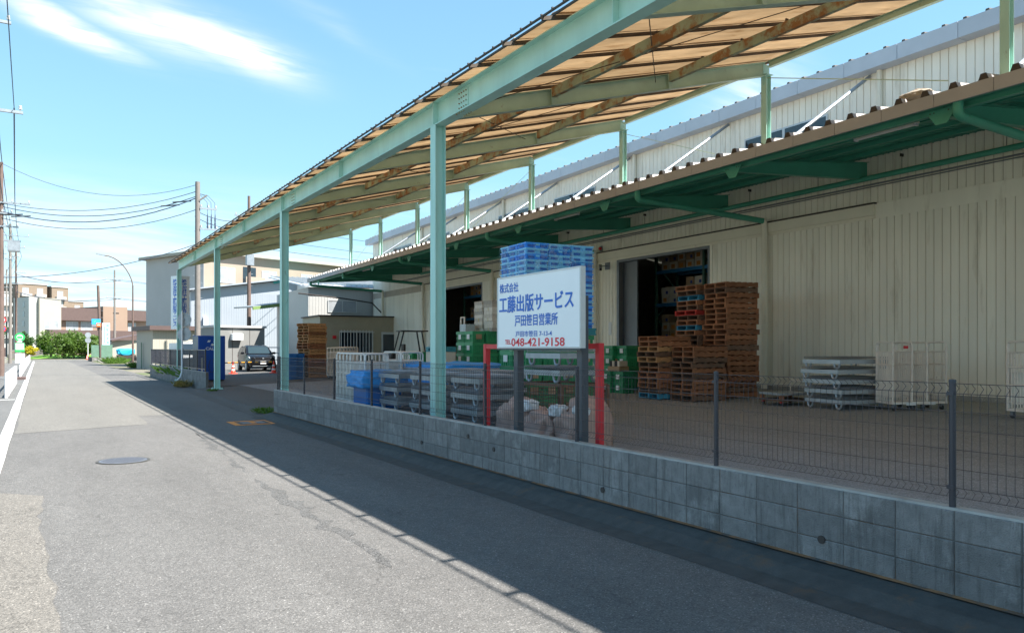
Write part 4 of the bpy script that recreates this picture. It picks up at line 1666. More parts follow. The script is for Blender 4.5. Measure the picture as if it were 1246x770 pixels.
# ------------------------------------------------------------------ rusty wire container with bulk bags, under the sign
def wire_box(x0, y0, z0, x1, y1, z1, m_, label):
    r = root("wire_container", ((x0 + x1) / 2, (y0 + y1) / 2, z0), 0, label, "container")
    off = ((x0 + x1) / 2, (y0 + y1) / 2, z0)
    b_ = MB(off)
    for x in (x0, x1):
        for y in (y0, y1):
            b_.box(x - .025, y - .025, z0, x + .025, y + .025, z1)
    for z in (z0 + .1, z1):
        for x in (x0, x1):
            b_.box(x - .02, y0 + .025, z - .02, x + .02, y1 - .025, z + .02)
        for y in (y0, y1):
            b_.box(x0 + .025, y - .02, z - .02, x1 - .025, y + .02, z + .02)
    b_.build("frame", m_, r)
    MB(off).box(x0, y0, z0 + .12, x1, y1, z0 + .135).build("floor", m_, r)
    for (p, q) in (((x0, y0), (x0, y1)), ((x1, y0), (x1, y1)), ((x0, y0), (x1, y0)), ((x0, y1), (x1, y1))):
        b_ = MB(off)
        L = math.hypot(q[0] - p[0], q[1] - p[1])
        bars(b_, (*p, z0 + .1), (*q, z0 + .1), (0, 0, z1 - z0 - .1), int(L / .05), .004)
        for k in range(int((z1 - z0) / .06)):
            z = z0 + .12 + k * .06
            b_.tube((*p, z), (*q, z), .004, 4)
        b_.build("wire_side", m_, r, kind="stuff")
    return r


zz = yz(7.0)
wire_box(6.95, 9.85, zz, 7.85, 11.2, zz + .95, m_galv_rust, "rusty brown wire container behind the bulk bags with mesh decks on top")
for x, y, z, lb in ((7.40, 10.50, zz + .985, "grey mesh pallet lying on the rusty wire container"), (7.42, 10.46, zz + .985 + MPH, "grey mesh pallet topmost over the rusty wire container")):
    mesh_pallet(x, y, z, R(rng.uniform(-2, 2)), MP, lb, "mesh pallets on the rusty containers")


def sack(x, y, sx, sy, sz, m_, label, seed, name="bulk_bag", z=None, group=None):
    bm_ = bmesh.new()
    bmesh.ops.create_icosphere(bm_, subdivisions=4, radius=1)
    for q in bm_.verts:
        c_ = q.co
        d = 1.06 + .20 * mnoise.noise(c_ * 1.7 + Vector((seed, 0, 0))) + .10 * mnoise.noise(c_ * 5 + Vector((0, seed, 0))) + .03 * mnoise.noise(c_ * 11)
        e = lambda t: math.copysign(abs(t) ** .62, t)
        d -= .34 * abs(mnoise.noise(c_ * 2.6 + Vector((0, 0, seed)))) + .16 * abs(mnoise.noise(c_ * 7 + Vector((seed, seed, 0))))
        q.co = Vector((e(c_.x) * sx * d, e(c_.y) * sy * d, max(e(c_.z) * sz * d, -sz * .92)))
    me_ = bpy.data.meshes.new(name)
    bm_.to_mesh(me_)
    bm_.free()
    for p in me_.polygons:
        p.use_smooth = True
    me_.materials.append(m_)
    o_ = link(name, me_, None, (x, y, (yz(x) if z is None else z) + sz * .92))
    tag(o_, label, "bag", group)
    return o_


sack(6.35, 10.05, .36, .34, .40, m_bag, "pinkish bulk bag slumped behind the left post of the sign", 1)
sack(6.42, 9.36, .38, .36, .34, m_bag, "wide pinkish bulk bag between the two posts of the sign", 2)
sack(6.48, 8.72, .34, .30, .38, m_bag, "pinkish bulk bag behind the right post of the sign", 3)
sack(6.9, 9.1, .30, .30, .42, m_bag, "pinkish bulk bag at the back between the sign posts", 4)
sack(6.25, 9.72, .12, .15, .09, m_bag_w, "crumpled clear plastic bag on the wide bulk bag", 5, "plastic_bag", zz + .60)
sack(6.32, 9.05, .12, .15, .09, m_bag_w, "crumpled clear plastic bag lying between two bulk bags", 6, "plastic_bag", zz + .56)
sack(6.35, 8.55, .10, .12, .08, m_bag_w, "crumpled clear plastic bag by the right red post", 7, "plastic_bag", zz + .60)

# blue bin under a tarp
bn = root("covered_bin", (6.42, 16.2, yz(6.42)), R(2), "blue plastic bin under a bright blue tarp beside the mesh pallets", "bin")
MB().cbox(-.42, -.38, .0, .42, .38, .86, .03).build("tub", m_bluebin, bn)
bm_ = bmesh.new()
bmesh.ops.create_cube(bm_, size=1)
bmesh.ops.subdivide_edges(bm_, edges=bm_.edges[:], cuts=9, use_grid_fill=True)
for q in bm_.verts:
    c_ = q.co
    f_ = 1 + .08 * mnoise.noise(c_ * 7) - (.10 if c_.z > .3 else -.02)
    q.co = Vector((c_.x * 1.04 * f_, c_.y * .92 * f_, .88 + c_.z * .36 + .05 * mnoise.noise(Vector((c_.x * 6, c_.y * 6, 3)))))
me = bpy.data.meshes.new("tarp")
bm_.to_mesh(me)
bm_.free()
me.materials.append(m_tarp)
for p in me.polygons:
    p.use_smooth = True
link("tarp", me, bn)
MB().path([(.46, -.44, 1.0), (-.44, -.44, .95), (-.44, .40, .95), (.46, .42, .98)], .008, 5).build("cord", m_black, bn)
# blue tarp spread over stock behind the mesh pallets
gx, gy = 12, 12
vs_, fs = [], []
for i in range(gx + 1):
    for j in range(gy + 1):
        x, y = -1.0 + 2.0 * i / gx, -1.4 + 2.8 * j / gy
        ed = max(abs(x) / 1.0, abs(y) / 1.4)
        z = 1.16 + .05 * mnoise.noise(Vector((x * 3, y * 3, 1))) - (max(0, ed - .82) * 3.4)
        vs_.append((x, y, z))
for i in range(gx):
    for j in range(gy):
        a_ = i * (gy + 1) + j
        fs.append((a_, a_ + 1, a_ + gy + 2, a_ + gy + 1))
ts = root("covered_stock", (8.35, 16.3, yz(8.35)), R(5), "low stock pile under a spread bright blue tarp behind the covered bin", "tarp")
MB().add(vs_, fs).build("tarp", m_tarp, ts, True)
MB().cbox(-.9, -1.25, 0, .9, 1.25, 1.05, .02).build("stock", m_galv, ts)

# ------------------------------------------------------------------ plastic crates
def crate_mesh(l, w, h, m_, name="crate"):
    """open ribbed tray with a flanged rim"""
    b_ = MB()
    b_.box(-w / 2 + .02, -l / 2 + .02, 0, w / 2 - .02, l / 2 - .02, h * .70)
    b_.box(-w / 2, -l / 2, h * .70, w / 2, l / 2, h - .004)
    nr = 5
    for k in range(nr):
        t = (k + .5) / nr - .5
        for s_ in (-1, 1):
            b_.box(s_ * (w / 2 - .012) - .008, t * (l - .06) - .008, .01, s_ * (w / 2 - .012) + .008, t * (l - .06) + .008, h * .775)
            b_.box(t * (w - .06) - .008, s_ * (l / 2 - .012) - .008, .01, t * (w - .06) + .008, s_ * (l / 2 - .012) + .008, h * .775)
    b_.box(-w / 2 + .004, -l / 2 + .004, h * .34, w / 2 - .004, l / 2 - .004, h * .42)
    return b_.mesh("shell", m_)


def latch_mesh(w, h):
    return MB().box(-w / 2 - .006, -.045, h * .45, -w / 2 - .001 + .002, .045, h * .76).mesh("latch", m_crate_pale)


CB = crate_mesh(.53, .37, .112, m_crate_blue)
CBp = crate_mesh(.53, .37, .112, m_crate_pale)
LT = latch_mesh(.37, .112)
m_crate_navy = mat("crate_navy", (.01, .10, .45), rough=.4)
HD = MB().box(-.187, -.22, .022, -.166, -.07, .062).box(-.187, .07, .022, -.166, .22, .062).box(-.09, .247, .022, .09, .267, .062).box(-.09, -.267, .022, .09, -.247, .062).mesh("handle", m_crate_navy)
rzb = R(-4)
base = Vector((9.10, 13.46, 0))
zc0 = yz(9.0)
# green crates carrying the tall blue pile
CG = crate_mesh(.56, .40, .32, m_crate_green)
PAPER = MB().box(-.212, -.09, .09, -.205, .09, .23).mesh("label", m_white)
PAPER2 = MB().box(-.09, -.292, .09, .09, -.285, .23).mesh("label", m_carton)


def green_crate(x, y, z, rz, label, group, lab_=True):
    r = root("green_crate", (x, y, z), rz, label, "crate", group)
    link("shell", CG, r)
    if lab_:
        link("label", PAPER, r)
        if rng.random() < .4:
            link("label", PAPER2, r)
    return r


m_plast = mat("teal_plastic", (.03, .22, .27), rough=.5)


def plastic_pallet(x, y, z, rz, label, L=1.2, Wd=1.7):
    r = root("plastic_pallet", (x, y, z), rz, label, "pallet")
    MB().box(-Wd / 2, -L / 2, .10, Wd / 2, L / 2, .145).build("deck", m_plast, r)
    MB().box(-Wd / 2, -L / 2, 0, Wd / 2, L / 2, .025).build("bottom", m_plast, r)
    for i in range(4):
        for j in range(3):
            x_, y_ = -Wd / 2 + .1 + i * (Wd - .2) / 3, -L / 2 + .1 + j * (L - .2) / 2
            MB().box(x_ - .09, y_ - .09, .025, x_ + .09, y_ + .09, .10).build("foot", m_plast, r)
    return r


rot = Matrix.Rotation(rzb, 3, 'Z')
plastic_pallet(base.x, base.y, zc0, rzb, "teal plastic pallet under the green crates that carry the blue crates")
for tier in range(5):
    for i in range(4):
        for j in range(2):
            p = base + rot @ Vector((-.615 + .41 * i, -.29 + .58 * j, 0))
            green_crate(p.x, p.y, zc0 + .147 + tier * .321, rzb, "green plastic crate in the block below the tall pile of blue crates", "green crates under the blue pile")
zt = zc0 + .147 + 5 * .321
plastic_pallet(base.x, base.y, zt, rzb, "teal plastic pallet right under the tall pile of blue crates")
zt += .147
rows = 15
for tier in range(rows):
    for i in range(3):
        for j in range(3):
            # long side across the road direction
            p = base + rot @ Vector((-.54 + .54 * i, -.38 + .38 * j + rng.uniform(-.008, .008), 0))
            pale = rng.random() < .45
            r = root("folding_crate", (p.x, p.y, zt + tier * .1135), rzb + R(90), ("pale" if pale else "deep") + " blue folded plastic crate in the tall pile behind the signboard", "crate",
                     ("pale" if pale else "deep") + " blue crates in the pile behind the sign")
            link("shell", CBp if pale else CB, r)
            link("latch", LT, r)
            link("handle", HD, r)
# clear stretch wrap round the pile
m_wrap = bpy.data.materials.new("stretch_wrap")
m_wrap.use_nodes = True
N_, L_ = m_wrap.node_tree.nodes, m_wrap.node_tree.links
pb_ = N_["Principled BSDF"]
pb_.inputs["Base Color"].default_value = (.75, .88, .95, 1)
pb_.inputs["Roughness"].default_value = .18
tp_ = N_.new("ShaderNodeBsdfTransparent")
nzw = N_.new("ShaderNodeTexNoise")
nzw.inputs["Scale"].default_value = 3.0
nzw.inputs["Detail"].default_value = 8
nzw.inputs["Distortion"].default_value = 1.5
gw_ = N_.new("ShaderNodeNewGeometry")
mpw = N_.new("ShaderNodeMapping")
mpw.inputs["Scale"].default_value = (1.5, 1.5, .9)
L_.new(gw_.outputs["Position"], mpw.inputs[0])
L_.new(mpw.outputs[0], nzw.inputs["Vector"])
mrw = N_.new("ShaderNodeMapRange")
mrw.inputs["From Min"].default_value = .46
mrw.inputs["From Max"].default_value = .75
mrw.inputs["To Min"].default_value = .0
mrw.inputs["To Max"].default_value = .26
L_.new(nzw.outputs[0], mrw.inputs[0])
mxw = N_.new("ShaderNodeMixShader")
L_.new(mrw.outputs[0], mxw.inputs[0])
L_.new(tp_.outputs[0], mxw.inputs[1])
L_.new(pb_.outputs[0], mxw.inputs[2])
L_.new(mxw.outputs[0], N_["Material Output"].inputs[0])
b = MB()
n = 14
hw, hl = .835, .625
ring = []
for k in range(n):
    ring += [(-hw, -hl + .02 - .0 + (2 * hl) * k / n)]
for k in range(n):
    ring += [(-hw + 2 * hw * k / n, hl - .04)]
ring2 = [(-hw, -hl - .0), (-hw, -.1), (-hw, hl - .06), (0, hl - .06), (hw, hl - .06), (hw, -.1), (hw, -hl), (.3, -hl), (-.3, -hl)]
vs_ = []
hh = rows * .1135
for zq in range(9):
    for x, y in ring2:
        j_ = .012 * math.sin(zq * 2.7 + x * 9 + y * 5)
        vs_.append((x * (1 + j_ * .6), y * (1 + j_), .02 + (hh - .04) * zq / 8))
nn = len(ring2)
fs = [(z_ * nn + k, z_ * nn + (k + 1) % nn, (z_ + 1) * nn + (k + 1) % nn, (z_ + 1) * nn + k) for z_ in range(8) for k in range(nn)]
b.add(vs_, fs)
wr = link("stretch_wrap", b.mesh("stretch_wrap", m_wrap), None, (base.x, base.y, zt), rzb)
tag(wr, "clear wrinkled stretch film wound round the tall pile of blue crates", "film")

# green crates near the wide door
for i in range(3):
    for j in range(2):
        for tier in range(4 if i < 2 else 3):
            green_crate(15.55 + .42 * i - .55 * j * .15, 18.55 + .58 * j + .05 * i, yz(15.6) + .10 + tier * .321, R(-8), "green plastic crate with paper labels stacked by the wide door frame", "green crates by the door")
plastic_pallet(15.9, 18.85, yz(15.9) - .05, R(-8), "dark plastic pallet under the green crates by the wide door", 1.2, 1.35)
for i in range(2):
    for tier in range(2):
        green_crate(14.75 + .0 * i, 17.75 + .58 * i, yz(14.75) + tier * .321, R(-8), "green plastic crate in the low pair of stacks nearest the pallets", "low green crates by the pallets")
cr = root("carton", (14.75, 18.0, yz(14.75) + .645), R(4), "open brown carton with dark goods on the low green crates", "carton")
MB().cbox(-.2, -.25, 0, .2, .25, .14, .006).build("body", m_carton, cr)
for k in range(4):
    MB().cbox(-.17, -.22 + .11 * k, .142, .17, -.13 + .11 * k, .30, .006).build("packet", m_black if k % 2 else m_carton_w, cr)

# stacks further back: green crates, wrapped white boxes, grey book bundles
def block_of(x, y, rz, nx, ny, nt, maker):
    ro = Matrix.Rotation(rz, 3, 'Z')
    for i in range(nx):
        for j in range(ny):
            for t_ in range(nt):
                p = Vector((x, y, 0)) + ro @ Vector((.42 * (i - (nx - 1) / 2), .58 * (j - (ny - 1) / 2), 0))
                maker(p.x, p.y, t_, rz)


block_of(11.3, 24.8, R(-3), 2, 2, 4, lambda x, y, t_, rz: green_crate(x, y, yz(x) + t_ * .321, rz, "green plastic crate in the block beside the forklift", "green crates beside the forklift"))
block_of(11.25, 20.0, R(-3), 3, 2, 6, lambda x, y, t_, rz: green_crate(x, y, yz(x) + t_ * .321, rz, "green plastic crate in the tall block under the grey book bundles", "green crates under the book bundles"))
zbk = yz(10.6) + 6 * .321
BKM = [MB().cbox(-.19, -.27, 0, .19, .27, .098, .006).mesh("bundle", mat("book_grey", (.42, .40, .37), rough=.8, var=.25, vs=14, rnd=.2)),
       MB().cbox(-.19, -.27, 0, .19, .27, .098, .006).mesh("bundle", mat("book_white", (.62, .60, .56), rough=.8, var=.2, vs=14, rnd=.12))]
for i in range(2):
    for j in range(2):
        for t_ in range(9):
            o = root("book_bundle", (11.35 + .40 * i + rng.uniform(-.015, .015), 19.55 + .57 * j + rng.uniform(-.015, .015), zbk + t_ * .1), R(-3 + rng.uniform(-2, 2)), "strapped grey bundle of books in the pile on the green crates", "bundle", "book bundles on the green crates")
            link("bundle", BKM[rng.random() < .5], o)
            if t_ % 3 == 0:
                s_ = MB().box(-.193, -.03, -.001, .193, -.01, .099)
                s_.build("strap", mat("yellow_strap", (.5, .42, .08)), o)
WBM = MB().cbox(-.30, -.40, 0, .30, .40, .30, .01).mesh("body", m_carton_w)
for j in range(1):
    zq = yz(9.9)
    for t_ in range(4):
        o = root("white_box", (10.0, 20.3, zq), R(-3), "whitish strapped box stacked beside the tall green column", "box", "white boxes by the column")
        link("body", WBM, o)
        MB().box(-.303, -.2, -.0, .303, -.18, .302).build("strap", MATS["yellow_strap"], o)
        zq += .302
        if t_ % 2 == 1:
            plastic_pallet(10.0, 20.3, zq, R(-3), "teal plastic sheet pallet between the whitish boxes", .82, .62)["group"] = "teal pallets between white boxes"
            zq += .147
# a small cage on the crates
sc = root("small_cage", (10.85, 20.25, zbk), R(-3), "small cream wire trolley top standing on the green crates", "cage")
MB().box(-.15, -.2, 0, .15, .2, .22).build("box", m_galv, sc)
MB().path([(-.15, -.12, .22), (-.15, -.12, .42), (-.15, .12, .42), (-.15, .12, .22)], .025, 6).build("handle", m_cage, sc, True)

# ------------------------------------------------------------------ forklift by the far door
fk = root("forklift", (15.7, 34.9, yz(15.7)), R(82), "dark forklift with overhead guard parked by the far warehouse door", "forklift")
MB().cbox(-.5, -.9, .25, .5, .9, 1.0, .08).build("body", mat("forklift_orange", (.35, .13, .02), rough=.5), fk)
MB().cbox(-.5, .9, .3, .5, 1.25, 1.05, .08).build("counterweight", m_black, fk)
b = MB()
for sx in (-1, 1):
    b.bar((sx * .45, -.5, .95), (sx * .42, -.30, 2.1), .06, .06)
    b.bar((sx * .45, .9, .95), (sx * .42, .6, 2.1), .06, .06)
b.build("guard_posts", m_black, fk)
b = MB().box(-.5, -.6, 2.1, .5, .75, 2.16)
b.build("overhead_guard", m_black, fk)
for sx in (-1, 1):
    MB().box(sx * .28 - .05, -1.12, .1, sx * .28 + .05, -1.0, 2.5).build("mast_channel", m_black, fk)
    MB().box(sx * .25 - .05, -2.1, .12, sx * .25 + .05, -1.12, .16).build("fork", m_black, fk)
    for y in (-.6, .75):
        wq = MB().tube((sx * .42, y, .25), (sx * .56, y, .25), .25, 18).build("wheel", m_black, fk, True)
        MB().tube((sx * .561, y, .25), (sx * .575, y, .25), .13, 12).build("rim", m_white, wq)
MB().cbox(-.22, .1, 1.0, .22, .5, 1.1, .03).box(-.22, .45, 1.1, .22, .55, 1.5).build("seat", m_black, fk)
MB().box(-.4, -1.13, 1.0, .4, -1.02, 1.08).build("mast_tie", m_black, fk)
# blue crates beside the far pallets
CB2 = crate_mesh(.6, .4, .2, m_bluebin)
for i in range(2):
    for t_ in range(6):
        o = root("blue_crate", (9.95 + .45 * i, 36.0 + .3 * i, yz(10) + t_ * .201), R(15), "dark blue plastic crate stacked beside the pale orange pallets", "crate", "blue crates by the far pallets")
        link("shell", CB2, o)

# ------------------------------------------------------------------ the parking lot beyond the canopy
RL = R(21)
LX, LY = Vector((math.cos(RL), math.sin(RL), 0)), Vector((-math.sin(RL), math.cos(RL), 0))
m_beige = mat("beige_render", (0.29, 0.235, 0.185), rough=.8, var=.06, vs=.5)
m_greywall = mat("grey_render", (0.42, 0.41, 0.405), rough=.8, var=.06, vs=.4)
m_blue_wall = mat("pale_blue_siding", (0.35, 0.385, 0.43), rough=.5, var=.05, vs=.6)
m_white_wall = mat("white_siding", (0.42, 0.42, 0.41), rough=.5, var=.04, vs=.6)
m_teal_trim = mat("teal_trim", (0.05, 0.36, 0.36), rough=.5)
m_brown = mat("brown_band", (0.10, 0.065, 0.06), rough=.6)
m_brick = mat("tan_tile", (0.26, 0.18, 0.135), rough=.75, var=.06, vs=.5)
m_ivory = mat("ivory_render", (0.37, 0.345, 0.29), rough=.8, var=.05, vs=.4)
m_aptwall = mat("brown_apartment", (0.21, 0.16, 0.12), rough=.8, var=.06)
m_curtain = mat("curtained_glass", (0.30, 0.32, 0.34), rough=.12, var=.3, vs=.8)


def window(par, x0, x1, z0, z1, y=0.0, panes=2, m_=None):
    """window in a wall facing local -y"""
    f = MB()
    e = .05
    f.box(x0 - e, y - .05, z0 - e, x1 + e, y - .004, z0)
    f.box(x0 - e, y - .05, z1, x1 + e, y - .004, z1 + e)
    f.box(x0 - e, y - .05, z0, x0, y - .004, z1)
    f.box(x1, y - .05, z0, x1 + e, y - .004, z1)
    for k in range(1, panes):
        xm = x0 + (x1 - x0) * k / panes
        f.box(xm - .025, y - .048, z0, xm + .025, y - .006, z1)
    w_ = f.build("window", m_win_frame, par)
    for k in range(panes):
        a_ = x0 + (x1 - x0) * k / panes
        b_ = x0 + (x1 - x0) * (k + 1) / panes
        MB().box(a_ + (.026 if k else .001), y - .025, z0 + .001, b_ - (.026 if k < panes - 1 else .001), y - .01, z1 - .001).build("pane", m_ or m_curtain, w_)
    return w_


# grey and beige flats behind the lot
c0 = at(248, 423.5, 70)
ap = root("apartment_block", (c0.x, c0.y, 0), RL, "flat roofed beige block of flats with a plain grey end wall", "building")
MB().box(0, 0.0, -.03, 44, 10.3, 10.35).build("wall", m_beige, ap)
MB().box(-.02, -.02, -.03, -.001, 10.32, 10.34).build("end_wall", m_greywall, ap)
MB().box(-.5, -.55, 10.35, 44.5, 10.9, 10.6).build("roof", m_ivory, ap)
for k in range(9):
    x = 1.2 + 4.6 * k
    for z in (2.0, 4.9, 7.8):
        window(ap, x + .3, x + 1.9, z, z + 1.35, 0.0)
    if k % 2 == 0:
        for z in (1.6, 4.5, 7.4):
            s_ = MB()
            s_.box(x + 2.4, -1.15, z - .15, x + 4.5, -.005, z).build("balcony", m_ivory, ap)
            MB().box(x + 2.4, -1.15, z, x + 4.5, -1.08, z + 1.0).build("balcony_front", m_beige, ap)
            MB().box(x + 2.8, -.03, z, x + 4.2, -.004, z + 2.0).build("balcony_door", m_glass, ap)
for x in (8.8, 18, 27.2):
    MB().tube((x, -.06, 0), (x, -.06, 10.3), .06, 6).build("downpipe", m_ivory, ap)
# laundry-like sheets and a tank on the roof
for px, d in ((404, 74), (375, 70)):
    p = at(px, 330, d)
    t_ = root("roof_tank", (p.x, p.y, 7.2 if px > 390 else 6.2), RL, "white water tank standing on the low roofs by the flats", "tank", "white roof tanks")
    MB().lathe([(.9, 0), (1.0, .15), (1.0, 1.5), (.7, 1.75), (.2, 1.85)], n=16).build("drum", m_white, t_, True)
    MB().lathe([(.22, 1.85), (.22, 1.95), (.05, 1.96)], n=10).build("hatch", m_white, t_)
    MB().box(-.7, -.7, -.9, .7, .7, 0).build("stand", m_galv, t_)

# small beige lodge below the grey end wall
c1 = at(186, 423.5, 62)
sh = root("beige_lodge", (c1.x, c1.y, 0), R(8), "low cream boarded lodge with brown roof edge before the flats", "building")
MB().box(0, 0, -.03, 6.2, 5, 3.15).build("wall", m_ivory, sh)
MB().box(-.35, -.45, 3.15, 6.5, 5.3, 3.5).build("roof", m_brown, sh)
window(sh, 2.3, 3.4, 1.15, 2.2)
window(sh, 4.6, 5.6, 1.15, 2.2)
b = MB()
for k in range(30):
    b.box(.1 + .2 * k, -.012, 0, .115 + .2 * k, -.002, 3.15)
b.build("board_ribs", m_siding_back, sh, kind="stuff")

# pale blue gabled metal shed
c2 = at(232, 423.5, 66)
ms = root("metal_shed", (c2.x, c2.y, 0), R(-6), "pale blue gabled metal building with teal roof edges behind the lot", "building")
Wd = 11.0
prof = [(0, 0, -.03), (Wd, 0, -.03), (Wd, 0, 6.9), (Wd * .80, 0, 7.9), (0, 0, 6.6)]
MB().extr(prof, (0, 12, 0)).build("wall", m_blue_wall, ms)
b = MB()
for k in range(54):
    x = .1 + .2 * k
    b.box(x, -.015, 0, x + .03, -.002, 6.5)
b.build("siding_ribs", m_blue_wall, ms, kind="stuff")
b = MB()
b.bar((-.3, 5.8, 6.66), (Wd * .80, 5.8, 8.03), 12.6, .12)
b.build("roof", m_blue_wall, ms)
b = MB()
b.bar((Wd * .80 + .02, 5.8, 8.0), (Wd + .4, 5.8, 6.82), 12.6, .12)
b.build("roof", m_teal_trim, ms)
b = MB()
b.bar((Wd * .62, -.06, 7.52), (Wd * .80, -.06, 7.92), .09, .2)
b.bar((Wd * .80, -.06, 7.92), (Wd + .3, -.06, 6.9), .09, .2)
b.build("verge", m_teal_trim, ms)
window(ms, 8.6, 10.6, 1.6, 2.9, m_=mat("teal_glass", (.06, .25, .25), rough=.1))
MB().box(1.0, -.35, 3.6, 1.3, -.02, 4.4).build("vent", m_white, ms)
# lean-to roof with green edge
lt = root("lean_to_roof", at(296, 423.5, 57) * Vector((1, 1, 0)), R(24), "low lean-to roof with mossy green edge behind the parked car", "roof")
b = MB()
b.bar((0, 0, 4.7), (4.2, 0, 5.3), 2.2, .10)
b.build("roof_sheet", m_galv, lt)
b = MB()
b.bar((0, -1.12, 4.6), (4.2, -1.12, 5.2), .1, .22)
b.build("edge_board", mat("moss_green", (.16, .25, .08)), lt)
for x in (3.7, 4.1):
    MB().box(x - .05, -.8, 0, x + .05, -.7, 4.7 + .14 * x).build("post", m_beige, lt)
# white building and the low annex at the warehouse's end
wb = root("white_building", W(10.8, 51.2, 0.1), -WD, "white ribbed metal building with a sliding window behind the annex", "building")
MB().box(2.8, 0, 0, 13, 9, 5.65).build("wall", m_white_wall, wb)
b = MB()
for k in range(50):
    b.box(2.9 + .2 * k, -.014, 0, 2.925 + .2 * k, -.002, 5.6)
b.build("siding_ribs", m_white_wall, wb, kind="stuff")
b = MB()
b.bar((7.5, -.35, 5.72), (7.5, 9.3, 7.0), 10.6, .08)
b.build("roof", m_gutter_blue, wb)
for k in range(26):
    x = 2.4 + .4 * k
    MB().sweep((x, -.4, 5.80), (x, 9.3, 7.08), [(-.04, 0), (.04, 0), (.02, .07), (-.02, .07)]).build("roof_rib", m_white_wall, wb)
window(wb, 4.15, 6.05, 4.05, 4.78)
MB().box(2.72, -.03, 3.55, 13, -.016, 3.66).build("trim", m_brown, wb)
an = root("annex", W(13.2, 47.0, 0.28), -WD, "low beige annex with a barred window and a glazed door", "building")
MB().box(0, 0, -.1, 6.1, 4.1, 3.38).build("wall", mat("annex_beige", (.40, .35, .26), rough=.7, var=.08), an)
MB().box(-.12, -.12, 3.38, 6.2, 4.12, 3.46).build("roof", m_dark, an)
window(an, 1.25, 3.35, .6, 2.45, m_=m_glass)
for k in range(11):
    MB().tube((1.3 + .2 * k, -.13, .5), (1.3 + .2 * k, -.13, 2.55), .022, 5).build("bar", m_white, an)
for z in (.62, 2.42):
    MB().box(1.2, -.16, z - .02, 3.45, -.10, z + .02).build("bar_rail", m_white, an)
dr = MB().box(3.95, -.05, 0, 4.95, -.003, 2.45).build("door", m_win_frame, an)
MB().box(4.05, -.062, 1.0, 4.85, -.051, 2.3).build("pane", m_glass, dr)
MB().box(5.3, -.25, 0, 5.36, -.01, 3.3).build("downpipe", m_dark, an)
MB().box(.78, -.14, 2.0, .98, -.01, 2.2).build("alarm_box", m_red, an)
cb = [W(12.9, 51.0, 5.3), W(15.5, 49.5, 4.95), W(17.3, 49.2, 4.7), W(18.2, 49.4, 3.9)]
o = MB(cb[0]).path([c - Vector((0, 0, 0)) for c in cb], .05, 6).build("cable_run", m_dark, None, True)
o.location = cb[0]
tag(o, "thick dark cable run sagging across the white building to the warehouse", "cable")

# prefab store box and the lot's back railing
pc = at(293, 423.5, 53)
pf = root("prefab_shed", (pc.x, pc.y, yz(pc.x) - .1), R(14), "grey flat roofed prefab shed beside the parked black car", "shed")
MB().box(-1.85, 0, 0, 1.75, 2.4, 2.9).build("wall", mat("prefab_grey", (.20, .20, .195), rough=.6, var=.06), pf)
MB().box(-1.95, -.12, 2.9, 1.85, 2.5, 3.05).build("roof", m_greywall, pf)
for x in (-.6, .65):
    MB().box(x - .015, -.012, .05, x + .015, -.001, 2.88).build("panel_joint", m_dark, pf)
MB().cbox(-.75, -.35, 2.05, .02, -.002, 2.5, .03).build("vent_unit", m_white, pf)
rl = root("lot_railing", at(325, 423.5, 56) * Vector((1, 1, 0)) + Vector((0, 0, .25)), R(21), "white pipe railing at the back of the parking lot", "railing")
for z in (.6, 1.1, 1.5):
    MB().tube((-.5, 0, z), (4, 0, z), .04, 6).build("rail", m_white, rl)
for x in (-.5, 1, 2.5, 4):
    MB().tube((x, 0, -.1), (x, 0, 1.5), .04, 6).build("post", m_white, rl)

